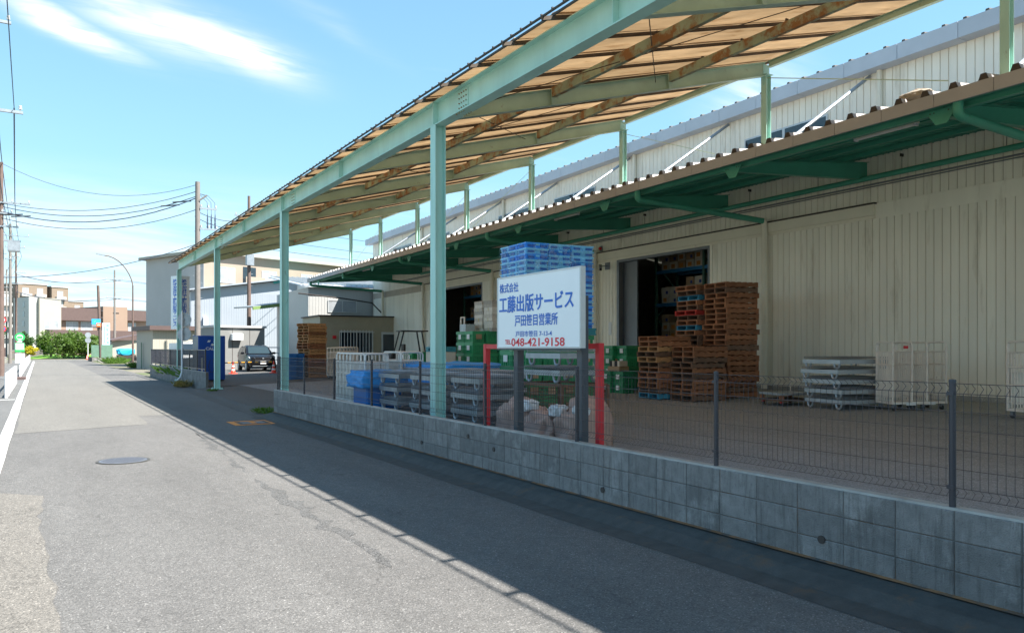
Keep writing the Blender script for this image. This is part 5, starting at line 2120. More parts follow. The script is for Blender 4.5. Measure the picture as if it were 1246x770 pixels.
# ------------------------------------------------------------------ black car
def car(loc, rz, mbody, label):
    r = root("parked_car", loc, rz, label, "car")
    # front at -y; stations: y, half width, z bottom, z belt
    st_ = [(-2.0, .60, .42, .72), (-1.93, .74, .30, .86), (-1.6, .82, .24, .98), (-1.0, .85, .22, 1.04), (0, .855, .22, 1.06), (1.0, .85, .22, 1.08), (1.7, .83, .25, 1.10), (1.95, .78, .34, 1.08), (2.02, .70, .45, .98)]
    rings = []
    for y, hw, z0, z1 in st_:
        zm = z0 + (z1 - z0) * .55
        rings.append([(-hw * .93, y, z0), (-hw, y, z0 + .12), (-hw, y, zm), (-hw * .95, y, z1 - .05), (-hw * .82, y, z1), (hw * .82, y, z1), (hw * .95, y, z1 - .05), (hw, y, zm), (hw, y, z0 + .12), (hw * .93, y, z0)])

    def loft(rings_):
        b_ = MB()
        n_ = len(rings_[0])
        fs_ = [tuple(range(n_ - 1, -1, -1)), tuple(range((len(rings_) - 1) * n_, len(rings_) * n_))]
        for i in range(len(rings_) - 1):
            for k in range(n_):
                fs_.append((i * n_ + k, i * n_ + (k + 1) % n_, (i + 1) * n_ + (k + 1) % n_, (i + 1) * n_ + k))
        b_.add([p for g in rings_ for p in g], fs_)
        return b_

    loft(rings).build("body", mbody, r, True)
    cab = [(-.95, .72, 1.03, 1.06), (-.30, .68, 1.03, 1.52), (.3, .66, 1.03, 1.60), (1.2, .66, 1.03, 1.58), (1.65, .66, 1.05, 1.48), (1.92, .70, 1.05, 1.10)]
    cr_ = []
    for y, hw, z0, z1 in cab:
        h_ = z1 - z0
        cr_.append([(-.80, y, z0 - .02), (-.80 + (.80 - hw) * min(1, h_ / .5), y, z0 + h_ * .9), (-hw + .08, y, z1), (hw - .08, y, z1), (.80 - (.80 - hw) * min(1, h_ / .5), y, z0 + h_ * .9), (.80, y, z0 - .02)])
    loft(cr_).build("cabin", mbody, r, True)
    gl = glass_mat("car_glass", (.025, .04, .045), .06)
    # windscreen, side and rear windows just proud of the cabin
    MB().add([(-.66, -.93, 1.085), (.66, -.93, 1.085), (.58, -.345, 1.50), (-.58, -.345, 1.50)], [(0, 1, 2, 3)]).build("windscreen", gl, r)
    for s_ in (-1, 1):
        MB().add([(s_ * .806, -.62, 1.10), (s_ * .806, .45, 1.10), (s_ * .716, .40, 1.47), (s_ * .712, -.20, 1.44)], [(0, 1, 2, 3)]).build("side_window", gl, r)
        MB().add([(s_ * .806, .52, 1.10), (s_ * .806, 1.35, 1.10), (s_ * .720, 1.30, 1.45), (s_ * .716, .47, 1.47)], [(0, 1, 2, 3)]).build("side_window", gl, r)
        hl = MB().extr([(s_ * .45, -1.96, .76), (s_ * .77, -1.78, .80), (s_ * .80, -1.66, .90), (s_ * .50, -1.93, .86)], (0, -.03, 0)).build("headlight", mat("lamp_glass", (.7, .72, .75), rough=.08), r)
        MB().extr([(s_ * .62, 2.0, .8), (s_ * .80, 1.90, .8), (s_ * .80, 1.86, 1.0), (s_ * .62, 1.98, 1.0)], (0, .03, 0)).build("tail_light", m_red, r)
        MB().cbox(s_ * .95 - .1, -.62, 1.03, s_ * .95 + .1, -.50, 1.17, .03).build("mirror", mbody, r)
        for y in (-1.25, 1.28):
            wq = MB().tube((s_ * .66, y, .33), (s_ * .87, y, .33), .33, 22).build("wheel", m_black, r, True)
            MB().tube((s_ * .87, y, .33), (s_ * .885, y, .33), .21, 16).build("rim", m_galv, wq, True)
    MB().box(-.50, -2.045, .50, .50, -1.98, .70).build("grille", m_black, r)
    MB().box(-.62, -2.0, .30, .62, -1.95, .34).build("bumper_trim", m_galv, r)
    MB().box(-.17, -2.06, .45, .17, -2.046, .62).build("number_plate", m_white, r)
    MB().tube((0, -2.0, .79), (0, -2.03, .79), .05, 12).build("badge", m_galv, r)
    return r


m_carblack = mat("black_car_paint", (.007, .008, .011), rough=.2, var=.02, spec=.35)
pcar = at(312, 423.5, 48.8)
car((pcar.x, pcar.y, yz(pcar.x)), R(-2), m_carblack, "black compact car parked nose out in front of the grey prefab shed")


# cones and the striped bar
def cone(p, label):
    r = root("traffic_cone", p, R(20), label, "cone", None)
    MB().cbox(-.19, -.19, 0, .19, .19, .035, .02).build("base", m_coneR, r)
    prof = [(.135, .035), (.115, .17), (.113, .172), (.09, .28), (.07, .40), (.068, .402), (.05, .50), (.03, .66), (.025, .70), (0, .705)]
    MB().lathe(prof, n=16).build("body", m_coneR, r, True)
    for z0, z1 in ((.18, .27), (.39, .48)):
        f_ = lambda z: .135 - (z - .035) * .165 + .003
        MB().lathe([(f_(z0), z0), (f_(z1), z1)], n=16).build("white_band", m_white, r, True)
    return r


m_coneR = mat("cone_red", (.75, .05, .02), rough=.45)
k0 = at(283.5, 457, 44.5)
k1 = at(333, 457, 44.0)
k2 = at(227, 452, 45.0)
for p, lb in ((k0, "red traffic cone with white bands before the black car, beside the vending machine"), (k1, "red traffic cone at the far end of the striped bar by the green column"), (k2, "red traffic cone behind the dark barred fence")):
    p.z = yz(p.x)
    cone(p, lb)
bp = at(270, 443, 45)
a_, c_ = Vector((k0.x - .9, k0.y - .3, .86)), Vector((k1.x + .1, k1.y, .92))
br = root("barrier_bar", a_, 0, "black and yellow striped bar laid across the cones before the car", "barrier")
nseg = 17
for k in range(nseg):
    p, q = a_.lerp(c_, k / nseg), a_.lerp(c_, (k + .98) / nseg)
    MB(a_).tube(p, q, .035, 8).build("stripe", mat("hazard_yellow", (.75, .33, .01)) if k % 2 else m_black, br, True)

# ------------------------------------------------------------------ vending machine
vm_loc = at(259, 465, 35.6)
m_vblue = mat("vending_blue", (.008, .07, .36), rough=.35, var=.04)
vm = root("vending_machine", (vm_loc.x, vm_loc.y + .2, yz(6.9)), R(10), "tall blue drinks vending machine with white lettering seen from its plain side", "vending machine")
MB().cbox(-.62, -.0, .08, .62, .75, 2.12, .02).build("cabinet", m_vblue, vm)
MB().box(-.58, .03, 0, .58, .7, .08).build("plinth", m_dark, vm)
MB().box(-.632, .02, .1, -.621, .73, 2.10).build("side_panel", m_grey_metal, vm)
MB().box(-.50, -.012, .25, -.42, -.001, 1.1).build("sticker", m_white, vm)
for s_, w_, z_ in (("CALPIS", .62, 1.52),):
    link("lettering", text_mesh(s_, m_white, w_, .14, .02), vm, (.02, -.004, z_))
for x, z in ((-.14, 1.86), (.14, 1.86), (.02, 1.70)):
    MB().tube((x, -.006, z), (x, -.001, z), .05 if z > 1.8 else .06, 12).build("dot", m_white, vm)
    MB().path([(x - .08, -.004, z - .05), (x - .03, -.004, z + .03), (x + .03, -.004, z - .03), (x + .08, -.004, z + .05)], .012, 5).build("swirl", m_white, vm)
MB().path([(-.1, -.02, 1.0), (-.18, -.03, .7), (-.1, -.03, .45), (.05, -.03, .42), (.12, -.03, .7), (.05, -.02, 1.05)], .012, 6).build("hose", m_dark, vm)

# white kei van behind the fence
vp = at(252, 423.5, 42)
kv = root("white_van", (vp.x, vp.y + 1.5, yz(vp.x)), R(92), "small white van mostly hidden behind the vending machine", "van")
MB().extr([(-1.6, 0, .3), (1.6, 0, .3), (1.6, 0, 1.8), (-.9, 0, 1.8), (-1.35, 0, 1.15), (-1.62, 0, .95)], (0, 1.45, 0)).build("body", m_white, kv)
MB().add([(-1.36, .05, 1.17), (-1.36, 1.4, 1.17), (-.925, 1.35, 1.76), (-.925, .1, 1.76)], [(0, 1, 2, 3)]).build("windscreen", m_glass, kv).location = (-.012, 0, .006)
MB().extr([(-1.2, -.008, 1.15), (-.35, -.008, 1.15), (-.35, -.008, 1.68), (-.85, -.008, 1.68)], (0, .006, 0)).build("side_window", m_glass, kv)
MB().extr([(-.2, -.008, 1.15), (1.3, -.008, 1.15), (1.3, -.008, 1.68), (-.2, -.008, 1.68)], (0, .006, 0)).build("side_window", m_glass, kv)
for x in (-1.05, 1.05):
    wq = MB().tube((x, -.01, .28), (x, .18, .28), .28, 18).build("wheel", m_black, kv, True)
    MB().tube((x, -.02, .28), (x, -.009, .28), .16, 12).build("rim", m_galv, wq)
MB().box(-1.63, .15, .75, -1.61, .4, .92).build("headlight", m_white, kv)

# bicycle behind the barred fence
def bicycle(loc, rz, label):
    r = root("bicycle", loc, rz, label, "bicycle")
    for x in (-.5, .52):
        b_ = MB()
        b_.path([(x + .31 * math.cos(t * math.pi / 12), 0, .33 + .31 * math.sin(t * math.pi / 12)) for t in range(25)], .018, 6)
        wq = b_.build("wheel", m_black, r, True)
        s_ = MB()
        for t in range(12):
            q = t * math.pi / 6
            s_.tube((x, 0, .33), (x + .3 * math.cos(q), 0, .33 + .3 * math.sin(q)), .003, 3)
        s_.build("spokes", m_galv, wq, kind="stuff")
    f_ = MB()
    for p, q in (((-.5, 0, .33), (-.36, 0, .85)), ((-.38, 0, .75), (.12, 0, .62)), ((-.42, 0, .6), (.0, 0, .3)), ((0, 0, .3), (.16, 0, .8)), ((0, 0, .3), (.52, 0, .33)), ((.52, 0, .33), (.14, 0, .66))):
        f_.tube(p, q, .018, 6)
    f_.build("frame", m_galv, r, True)
    MB().path([(-.36, 0, .85), (-.34, 0, 1.0), (-.30, -.25, 1.02)], .012, 6).path([(-.34, 0, 1.0), (-.30, .25, 1.02)], .012, 6).build("handlebar", m_galv, r, True)
    MB().cbox(.05, -.08, .82, .30, .08, .88, .02).build("saddle", m_black, r)
    MB().box(-.72, -.15, .72, -.45, .15, .95).build("basket", m_galv, r)


bp_ = at(209, 423.5, 41)
bicycle((6.75, 45.2, yz(6.75)), R(75), "bicycle with basket parked behind the dark barred fence")

# vertical box sign on the last canopy column
vs_loc = (5.95, 41.38, 0)
vg = root("column_sign", vs_loc, 0, "tall white two sided box sign with vertical blue lettering on the last column", "sign")
MB().extr([(-.30, .55, 2.65), (0, 0, 2.65), (.52, .22, 2.65), (.3, .6, 2.65)], (0, 0, 2.65)).build("panel", m_sign_white, vg)
for s_, p0_, p1_ in (("株式会社工藤出版サービス", Vector((0, 0, 0)), Vector((.52, .22, 0))), ("株式会社工藤出版サービス", Vector((-.30, .55, 0)), Vector((0, 0, 0)))):
    d_ = (p1_ - p0_)
    ln = d_.length
    me = text_mesh(s_, m_sign_blue, ln * .5, 2.35, .02, vertical=True)
    o = link("lettering", me, vg, (p0_ + p1_) / 2 + Vector((d_.y, -d_.x, 0)).normalized() * .006 + Vector((0, 0, 3.97)))
    o.rotation_euler = (0, 0, math.atan2(d_.y, d_.x))
MB().box(-.06, -.30, 2.8, .06, .12, 2.86).build("clamp", m_galv, vg)
MB().box(-.06, -.30, 5.0, .06, .12, 5.06).build("clamp", m_galv, vg)

# white sign pole with a bent foot and two sign backs
sp = at(221.5, 462, 36.5)
wp = root("sign_pole", (sp.x, sp.y, 0), 0, "slim white bent pole carrying two grey round sign backs by the short wall", "sign")
MB().path([(-.45, -.25, -.03), (-.30, -.18, .12), (-.08, -.06, .34), (0, 0, .60), (0, 0, 3.45)], .045, 8).build("pole", m_white, wp, True)
for z in (3.05, 2.35):
    MB().tube((.10, .06, z), (.12, .10, z), .32, 24).build("sign_disc", m_galv, wp, True)
    MB().box(-.02, .0, z - .03, .10, .06, z + .03).build("clamp", m_galv, wp)

# ------------------------------------------------------------------ utility poles, lamps, wires
def pole(x, y, h, r0, r1, m_, label, arms=(), extra=None, group=None, lean=(0, 0)):
    r = root("utility_pole", (x, y, 0), 0, label, "utility pole", group)
    MB().path([(0, 0, -.03), (lean[0] * .5, lean[1] * .5, h * .5), (lean[0], lean[1], h)], [r0, (r0 + r1) / 2, r1], 12).build("shaft", m_, r, True)
    for z, x0, x1 in arms:
        MB().box(x0, -.16, z - .045, x1, -.07, z + .045).build("crossarm", m_galv, r)
        n_ = 3
        for k in range(n_):
            xx = x0 + .08 + (x1 - x0 - .16) * k / (n_ - 1)
            MB().lathe([(.02, 0), (.02, .05), (.055, .06), (.055, .09), (.035, .10), (.05, .13), (.04, .18), (0, .19)], (xx, -.115, z + .045), 8).build("insulator", m_insul, r, True)
    for z in range(2, int(h), 1):
        pass
    b_ = MB()
    for k in range(int((h - 3) / .45)):
        s_ = 1 if k % 2 else -1
        b_.tube((0, 0, 2.5 + .45 * k), (s_ * .28, 0, 2.5 + .45 * k), .011, 4)
    b_.build("step_bolts", m_galv, r, kind="stuff")
    return r


def wire(p, q, sag, r_=.02, label="thin overhead cable strung along the roadside poles", group="overhead cables along the road"):
    p, q = Vector(p), Vector(q)
    n_ = 14
    pts_ = []
    for k in range(n_ + 1):
        t = k / n_
        v_ = p.lerp(q, t)
        v_.z -= sag * 4 * t * (1 - t)
        pts_.append(v_ - p)
    o_ = MB().path(pts_, r_, 4).build("overhead_cable", m_wire)
    o_.location = p
    tag(o_, label, "cable", group)
    return o_


P0 = at(-14, 423.5, 25)
P1 = at(1.5, 423.5, 47)
P2 = at(12.5, 423.5, 86)
P3 = at(19.5, 423.5, 112)
P4 = at(8, 423.5, 150)
pole(P0.x, P0.y, 12.9, .17, .10, m_conc_pole, "utility pole with two crossarms nearest along the left path", [(12.3, -.55, .62), (9.42, -.6, .95)])
r1 = pole(P1.x, P1.y, 13.0, .17, .10, m_rust_pole, "reddish utility pole with a transformer by the white path fence", [(10.55, -.4, 1.5), (9.9, -.5, .6), (9.1, -.4, .9)])
tf = MB().box(.35, -.35, 7.6, .95, .25, 8.25).build("transformer", m_galv, r1)
for k in range(5):
    MB().box(.32, -.36 + .13 * k, 7.65, .98, -.33 + .13 * k, 8.15).build("fin", m_galv, tf)
MB().box(.0, -.05, 8.2, 1.0, .05, 8.3).build("bracket", m_galv, r1)
pole(P2.x, P2.y, 15.5, .19, .12, m_conc_pole, "tall brown grey utility pole beside the bus stop", [(14.2, -.6, 1.8), (12.9, -.5, 1.4), (11.6, -.5, .5)])
pole(P3.x, P3.y, 16.0, .17, .12, m_rust_pole, "utility pole with one arm beyond the bus stop", [(14.9, -.9, .4), (12.6, .0, 1.2), (11.0, -.8, .8)])
pole(P4.x, P4.y, 17.0, .18, .12, m_conc_pole, "far thin utility pole at the end of the left path", [(15.5, -1.0, 1.0), (13.5, -1, 1)])
PR1 = at(240.5, 423.5, 47)
rr1 = pole(PR1.x, PR1.y, 11.8, .18, .14, m_conc_pole, "thick concrete utility pole with cable terminals rising behind the canopy", [(8.95, .1, 1.15), (10.2, .1, 1.1)])
for k in range(3):
    x = .55 + .22 * k
    MB().lathe([(.03, 0), (.06, .1), (.035, .2), (.06, .3), (.035, .4), (.05, .5), (.02, .9)], (x, -.1, 9.0), 8).build("terminal", m_wire, rr1, True)
    MB().path([(x, -.1, 9.9), (x - .02, -.1, 10.6), (x - .4, -.05, 11.0), (0.1, 0, 11.1)], .014, 5).build("lead", m_wire, rr1)
MB().bar((0, -.1, 10.6), (.5, -.25, 11.0), .08, .08).build("strut", m_conc_pole, rr1)
PR2 = at(303, 423.5, 60)
rr2 = pole(PR2.x, PR2.y, 13.5, .19, .10, m_rust_pole, "utility pole with black boxes standing behind the parked car", [(11.9, -1.1, .6)])
MB().cbox(-.3, -.45, 8.1, .3, -.12, 9.0, .05).build("grey_box", m_galv, rr2)
PR3 = at(139.5, 423.5, 104)
pole(PR3.x, PR3.y, 12.2, .16, .11, m_conc_pole, "slim utility pole behind the blue vertical sign", [(10.9, -1.1, 1.1), (8.4, -1, 1)])
PR4 = at(123, 423.5, 100)
pole(PR4.x, PR4.y, 9.8, .2, .16, m_rust_pole, "short dark leaning pole carrying the light blue sign", (), lean=(-.35, 0))
PR5 = at(184, 423.5, 180)
pole(PR5.x, PR5.y, 12, .2, .15, m_conc_pole, "far pole with antenna arms left of the flats", [(11.2, -1.4, 1.2)])

pp = [(P0, (9.55, 12.42)), (P1, (10.68, 12.9)), (P2, (14.3, 15.3)), (P3, (15.0, 15.8)), (P4, (15.6, 16.8))]
prev = (Vector((-1.0, -12, 0)), (9.9, 12.9))
for cur in pp:
    for dx, zi in ((-.4, 0), (.1, 0), (.7, 0), (.05, 1)):
        wire(Vector((prev[0].x + dx, prev[0].y - .1, prev[1][zi])), Vector((cur[0].x + dx, cur[0].y - .1, cur[1][zi])), .35, .022 if cur[0] is not P0 else .012)
    prev = cur
lab_x, grp_x = "overhead cable crossing the road between two tall poles", "overhead cables crossing the road"
for za, zb_, sag, rad in ((10.5, 11.2, .75, .02), (10.3, 10.9, .85, .024), (10.0, 10.8, 1.0, .03), (9.6, 10.1, .9, .02), (12.9, 11.6, 1.2, .014), (6.0, 8.0, .5, .02)):
    wire((P1.x + .1, P1.y, za), (PR1.x - .1, PR1.y, zb_), sag, rad, lab_x, grp_x)
for za, zb_ in ((10.0, 11.8), (9.6, 11.2)):
    wire((PR1.x, PR1.y, za), (PR2.x, PR2.y, zb_), .4, .022, "overhead cable from the thick concrete pole to the pole behind the car", "cables between the two lot poles")
for z in (9.6, 10.4, 11.5):
    wire((PR2.x, PR2.y, z), (PR2.x + 45, PR2.y + 30, z + 4), .9, .022, "overhead cable running from the lot pole past the flats", "cables past the flats")
for z in (8.4, 10.9):
    for dx in (-.9, .9):
        wire((PR3.x + dx, PR3.y, z), (PR3.x + 40, PR3.y + 14, z + .5), .8, .026, "overhead cable at the far slim pole by the blue sign", "cables of the far slim pole")
        wire((PR3.x + dx, PR3.y, z), (P3.x, P3.y, z + 1.5), .8, .026, "overhead cable from the far slim pole over the road", "cables over the far road")
# cable splices hanging on the crossing cables
for t in (.06, .10, .86, .92):
    p = Vector((P1.x, P1.y, 10.0)).lerp(Vector((PR1.x, PR1.y, 10.8)), t)
    p.z -= 4 * t * (1 - t)
    o = MB().tube((-.5, .19, -.04 if t < .5 else .10), (.5, -.19, .02 if t < .5 else .22), .04, 6).build("cable_splice", m_black)
    o.location = p
    tag(o, "black tube splice clamped on a cable crossing the road", "splice", "splices on the crossing cables")

lp = Vector((7.05, 75.2, 0))
sl = root("street_lamp", lp, 0, "tall slim street lamp with an arm curving over the road", "street lamp")
MB().path([(0, 0, -.03), (0, 0, 4), (0, 0, 7.2)], [.09, .075, .06], 10).build("pole", m_rust_pole, sl, True)
pts_ = [(0, 0, 7.2)]
for k in range(1, 9):
    t = k / 8
    pts_.append((-2.3 * t ** 1.5, 0, 7.2 + 2.5 * math.sin(t * math.pi / 2)))
MB().path(pts_, .045, 8).build("arm", m_rust_pole, sl, True)
MB().bar((-2.2, 0, 9.70), (-2.85, 0, 9.82), .22, .10).build("lamp_head", m_galv, sl)

# ------------------------------------------------------------------ left path: guard fences, bus stop, signs, wall
def guard_fence(y0, y1, label):
    r = root("guard_fence", (-.94, y0, 0), 0, label, "fence")
    n_ = max(2, int((y1 - y0) / 1.5))
    for k in range(n_ + 1):
        y = (y1 - y0) * k / n_
        MB().tube((0, y, -.03), (0, y, .86), .055, 10).build("post", m_white, r, True)
    for z in (.80, .22):
        MB().box(-.03, 0, z - .04, .03, y1 - y0, z + .04).build("rail", m_white, r)
    m2 = min(290, int((y1 - y0) / .5))
    pk = MB().box(-.014, -.02, .26, .014, .02, .76).mesh("picket", m_white)
    for k in range(m2):
        link("picket", pk, r, (0, .12 + k * (y1 - y0 - .2) / m2, 0))
    return r


guard_fence(31.3, 44.0, "white picket guard fence along the path before the bus stop")
guard_fence(54.0, 112.0, "long white picket guard fence along the path past the bus stop")
bs = root("bus_stop", (-.86, 49.3, .008), R(-3), "bus stop pole with green ring, timetable boards and brown foot block", "bus stop")
MB().cbox(-.28, -.25, 0, .28, .25, .16, .03).build("foot", m_brown, bs)
MB().tube((0, 0, .16), (0, 0, 2.4), .03, 8).build("pole", m_white, bs, True)
m_bgreen = mat("bus_green", (.03, .36, .10), rough=.4)
dk = MB().tube((0, -.02, 2.28), (0, -.05, 2.28), .24, 24).build("disc", m_bgreen, bs, True)
MB().tube((0, -.051, 2.28), (0, -.056, 2.28), .15, 20).build("disc_face", m_white, dk, True)
MB().box(-.12, -.056, 2.22, .12, -.062, 2.32).build("disc_mark", m_bgreen, dk)
for z0, z1, mm in ((1.48, 1.98, m_bgreen), (.88, 1.42, m_win_frame)):
    bd = MB().box(-.22, -.06, z0, .22, -.03, z1).build("board", mm, bs)
    pp_ = MB().box(-.19, -.064, z0 + .03 + (.10 if mm is m_bgreen else 0), .19, -.0605, z1 - .03).build("timetable", m_white, bd)
    ln_ = MB()
    for k in range(6):
        ln_.box(-.16, -.067, z0 + .17 + k * .05, .14 - .03 * (k % 3), -.0645, z0 + .185 + k * .05)
    ln_.build("print_lines", m_grey_metal, bd)
MB().box(-.10, -.06, 2.0, .10, -.03, 2.08).build("name_plate", m_white, bs)

ts_ = at(2.5, 423.5, 64)
tr = root("traffic_sign", (ts_.x, ts_.y, .008), 0, "two round red rimmed road signs, one over the other, at the path", "road sign")
MB().tube((0, 0, 0), (0, 0, 4.3), .035, 8).build("pole", m_galv, tr, True)
for z, mm in ((4.03, mat("sign_grey", (.55, .55, .55))), (3.30, m_sign_blue)):
    d_ = MB().tube((0, -.03, z), (0, -.05, z), .30, 24).build("disc", m_red, tr, True)
    MB().tube((0, -.051, z), (0, -.056, z), .21, 24).build("disc_face", mm, d_, True)
    if mm is m_sign_blue:
        MB().bar((-.15, -.058, z + .15), (.15, -.058, z - .15), .006, .06, up=(0, 1, 0)).build("slash", m_red, d_)

gw2 = root("garden_wall", (-3.3, 62, 0), 0, "low pale garden wall with a mesh fence beside the left path", "wall")
MB().box(-.1, -68, -.03, .1, 46, .62).build("wall", m_ivory, gw2)
MB().box(-.12, -68, .62, .12, 46, .68).build("coping", m_cap, gw2)
for k in range(35):
    MB().tube((0, -21.5 + 1.96 * k, .68), (0, -21.5 + 1.96 * k, 1.75), .03, 6).build("post", m_brown, gw2)
b = MB()
for z in (.8, 1.05, 1.3, 1.55, 1.72):
    b.tube((0, -21.5, z), (0, 45, z), .008, 4)
for k in range(440):
    b.tube((0, -21.5 + .15 * k, .7), (0, -21.5 + .15 * k, 1.72), .006, 3)
b.build("wire_panel", m_brown, gw2, kind="stuff")


# ------------------------------------------------------------------ foliage
def crown_mesh(name, rx, ry, rz, n, size, m_, seed, clumps=14, flat=0):
    rg = random.Random(seed)
    cl_ = []
    for k in range(clumps):
        while True:
            p = Vector((rg.uniform(-1, 1), rg.uniform(-1, 1), rg.uniform(-1, 1)))
            if p.length < 1 and p.length > .35:
                break
        cl_.append((Vector((p.x * rx, p.y * ry, p.z * rz)) * .75, rg.uniform(.28, .5)))
    vs2, fs2 = [], []
    for k in range(n):
        c_, rad = rg.choice(cl_)
        d = Vector((rg.gauss(0, 1), rg.gauss(0, 1), rg.gauss(0, 1))).normalized() * (rg.random() ** .45)
        p = c_ + Vector((d.x * rx * rad, d.y * ry * rad, d.z * rz * rad * 1.1))
        a_ = Vector((rg.gauss(0, 1), rg.gauss(0, 1), rg.gauss(0, .6))).normalized()
        b2 = a_.cross(Vector((rg.gauss(0, 1), rg.gauss(0, 1), rg.gauss(0, 1)))).normalized()
        s_ = size * rg.uniform(.6, 1.3)
        i = len(vs2)
        vs2 += [p - a_ * s_, p - b2 * s_ * .45, p + a_ * s_, p + b2 * s_ * .45]
        fs2.append((i, i + 1, i + 2, i + 3))
    me_ = bpy.data.meshes.new(name)
    me_.from_pydata([tuple(v_) for v_ in vs2], [], fs2)
    me_.materials.append(m_)
    return me_


def shrub(p, rx, ry, rz, n, size, m_, seed, label, trunk=.5, group=None, name="shrub"):
    r = root(name, p, 0, label, "tree" if name.endswith("tree") else "shrub", group)
    link("crown", crown_mesh("crown", rx, ry, rz, n, size, m_, seed, 16), r, (0, 0, trunk + rz * .9))
    b_ = MB()
    rg = random.Random(seed)
    b_.path([(0, 0, -.05), (.04, .02, trunk), (.0, .05, trunk + rz * .9)], [.10 * max(.5, rz / 2), .08 * max(.5, rz / 2), .03], 7)
    for k in range(5):
        t = rg.uniform(0, 6.28)
        b_.path([(0, 0, trunk * .8), (math.cos(t) * rx * .3, math.sin(t) * ry * .3, trunk + rz * .7), (math.cos(t) * rx * .65, math.sin(t) * ry * .65, trunk + rz * 1.3)], [.05, .035, .012], 5)
    b_.build("trunk", m_bark, r, True)
    return r


for i, (px, d, rx, rz_) in enumerate(((62, 128, 2.6, 2.2), (76, 124, 2.8, 2.0), (90, 126, 3.0, 2.2), (104, 128, 2.8, 2.1), (118, 126, 2.4, 2.0))):
    p = at(px, 423.5, d)
    p.z = 0
    shrub(p, rx, 2.2, rz_, 2600, .20, m_leaf, 40 + i, "tall bright green shrub in the hedge before the brown house", .3, "shrubs before the brown house")
p = at(36, 423.5, 122)
p.z = 0
shrub(p, 1.4, 1.2, .8, 1500, .14, m_leaf3, 61, "low yellow leaved shrub by the garden gate at the road's end", .6)
p = at(33, 423.5, 128)
p.z = 0
shrub(p, 1.4, 1.4, 1.9, 1800, .18, m_leaf2, 62, "dark rounded evergreen tree behind the yellow shrub", 1.0, name="garden_tree")
for i, (px, d, h) in enumerate(((1, 92, 4.5), (6, 104, 4.0), (-6, 84, 5.0))):
    p = at(px, 423.5, d)
    p.x -= 1.2
    p.z = 0
    shrub(p, 1.7, 2.0, 2.8, 2600, .20, m_leaf2, 70 + i, "green street side tree standing behind the garden wall", h - 2.6, "trees behind the garden wall", "garden_tree")
p = at(175, 423.5, 150)
p.z = 0
shrub(p, 1.8, 1.8, 1.2, 1500, .2, m_leaf, 77, "small round tree beyond the open sheds", 1.2, name="garden_tree")


def tuft(x, y, z, n, h, spread, m_, label, seed):
    rg = random.Random(seed)
    vs2, fs2 = [], []
    for k in range(n):
        a_ = rg.uniform(0, 6.28)
        r_ = spread * rg.random() ** .6
        p = Vector((math.cos(a_) * r_, math.sin(a_) * r_ * (1.6 if spread > .17 else 34), 0))
        hh_ = h * rg.uniform(.4, 1.1)
        l_ = Vector((rg.gauss(0, .5), rg.gauss(0, .5), 1)).normalized() * hh_
        w_ = Vector((-math.sin(a_), math.cos(a_), 0)) * .012
        i = len(vs2)
        vs2 += [p - w_, p + w_, p + l_ * .6 + w_ * .8 + Vector((0, 0, 0)), p + l_ + Vector((l_.x * .5, l_.y * .5, -.02))]
        fs2.append((i, i + 1, i + 2, i + 3))
    me_ = bpy.data.meshes.new("weed_tuft")
    me_.from_pydata([tuple(v_) for v_ in vs2], [], fs2)
    me_.materials.append(m_)
    o_ = link("weed_tuft", me_, None, (x, y, z))
    tag(o_, label, "weeds")
    return o_


tuft(5.0, 20.3, .05, 260, .16, .32, m_grass, "green weeds growing at the end of the long block wall", 1)
tuft(5.35, 36.2, .03, 260, .34, .4, leaf_mat("dry_weed", (.20, .15, .05)), "dry brownish weeds at the foot of the bent white pole", 2)
tuft(5.6, 38.8, .03, 140, .22, .3, m_grass, "green weeds at the foot of the short block wall", 3)
tuft(5.55, 30.6, .10, 110, .12, .2, m_grass, "small weeds at the entrance beside the green column", 4)
tuft(6.12, 44.5, .13, 420, .78, .16, m_grass, "row of weeds growing behind the top of the short block wall", 5)
tuft(7.1, 74.2, .0, 300, .6, .5, m_grass, "weeds round the foot of the street lamp", 6)
tuft(7.2, 96, .0, 500, .9, 1.2, m_grass, "weeds beside the green mesh screens at the side lane", 7)

# grassy bank before the house
b = MB()
p = at(95, 423.5, 131)
vs_, fs = [], []
gx, gy = 24, 6
for i in range(gx + 1):
    for j in range(gy + 1):
        x, y = -8 + 16 * i / gx, -5 + 8 * j / gy
        z = .02 + .55 * max(0, (j / gy)) * (1 + .3 * mnoise.noise(Vector((x, y, 0)))) * min(1, (i / gx) * 5, (1 - i / gx) * 5 + .1)
        vs_.append((p.x + x, p.y + y, z))
for i in range(gx):
    for j in range(gy):
        a_ = i * (gy + 1) + j
        fs.append((a_, a_ + gy + 1, a_ + gy + 2, a_ + 1))
struct("grass_bank", vs_, fs, mat("lawn", (.11, .25, .025), rough=.9, var=.3, vs=1.5, bump=.6, bs=20))

# ------------------------------------------------------------------ houses at the end of the road
hc = at(45, 423.5, 146)
hs = root("brown_house", (hc.x, hc.y, 0), R(24), "tan tiled house with dark brown bands and an ivory stair tower", "building")
S = 146 / 940.0
MB().box(0, -1.0, -.03, 3.9, 9, 11.2).build("stair_tower", m_ivory, hs)
MB().box(-1.5, -.2, -.03, -.01, 6, 11.3).build("tower_side", m_white_wall, hs)
MB().box(3.9, 0.6, -.03, 24.5, 10, 7.6).build("upper_wall", m_brick, hs)
MB().box(3.2, -.3, 7.1, 12.0, 10.4, 9.6).build("roof_band", m_brown, hs)
MB().box(12.0, -.9, 4.9, 17.0, 9.8, 10.1).build("bay", m_brick, hs)
MB().box(17.0, -.3, 7.4, 24.8, 10.4, 9.6).build("roof_band", m_brown, hs)
MB().box(1.0, -2.6, 3.3, 19.5, .5, 5.2).build("porch_band", m_brown, hs)
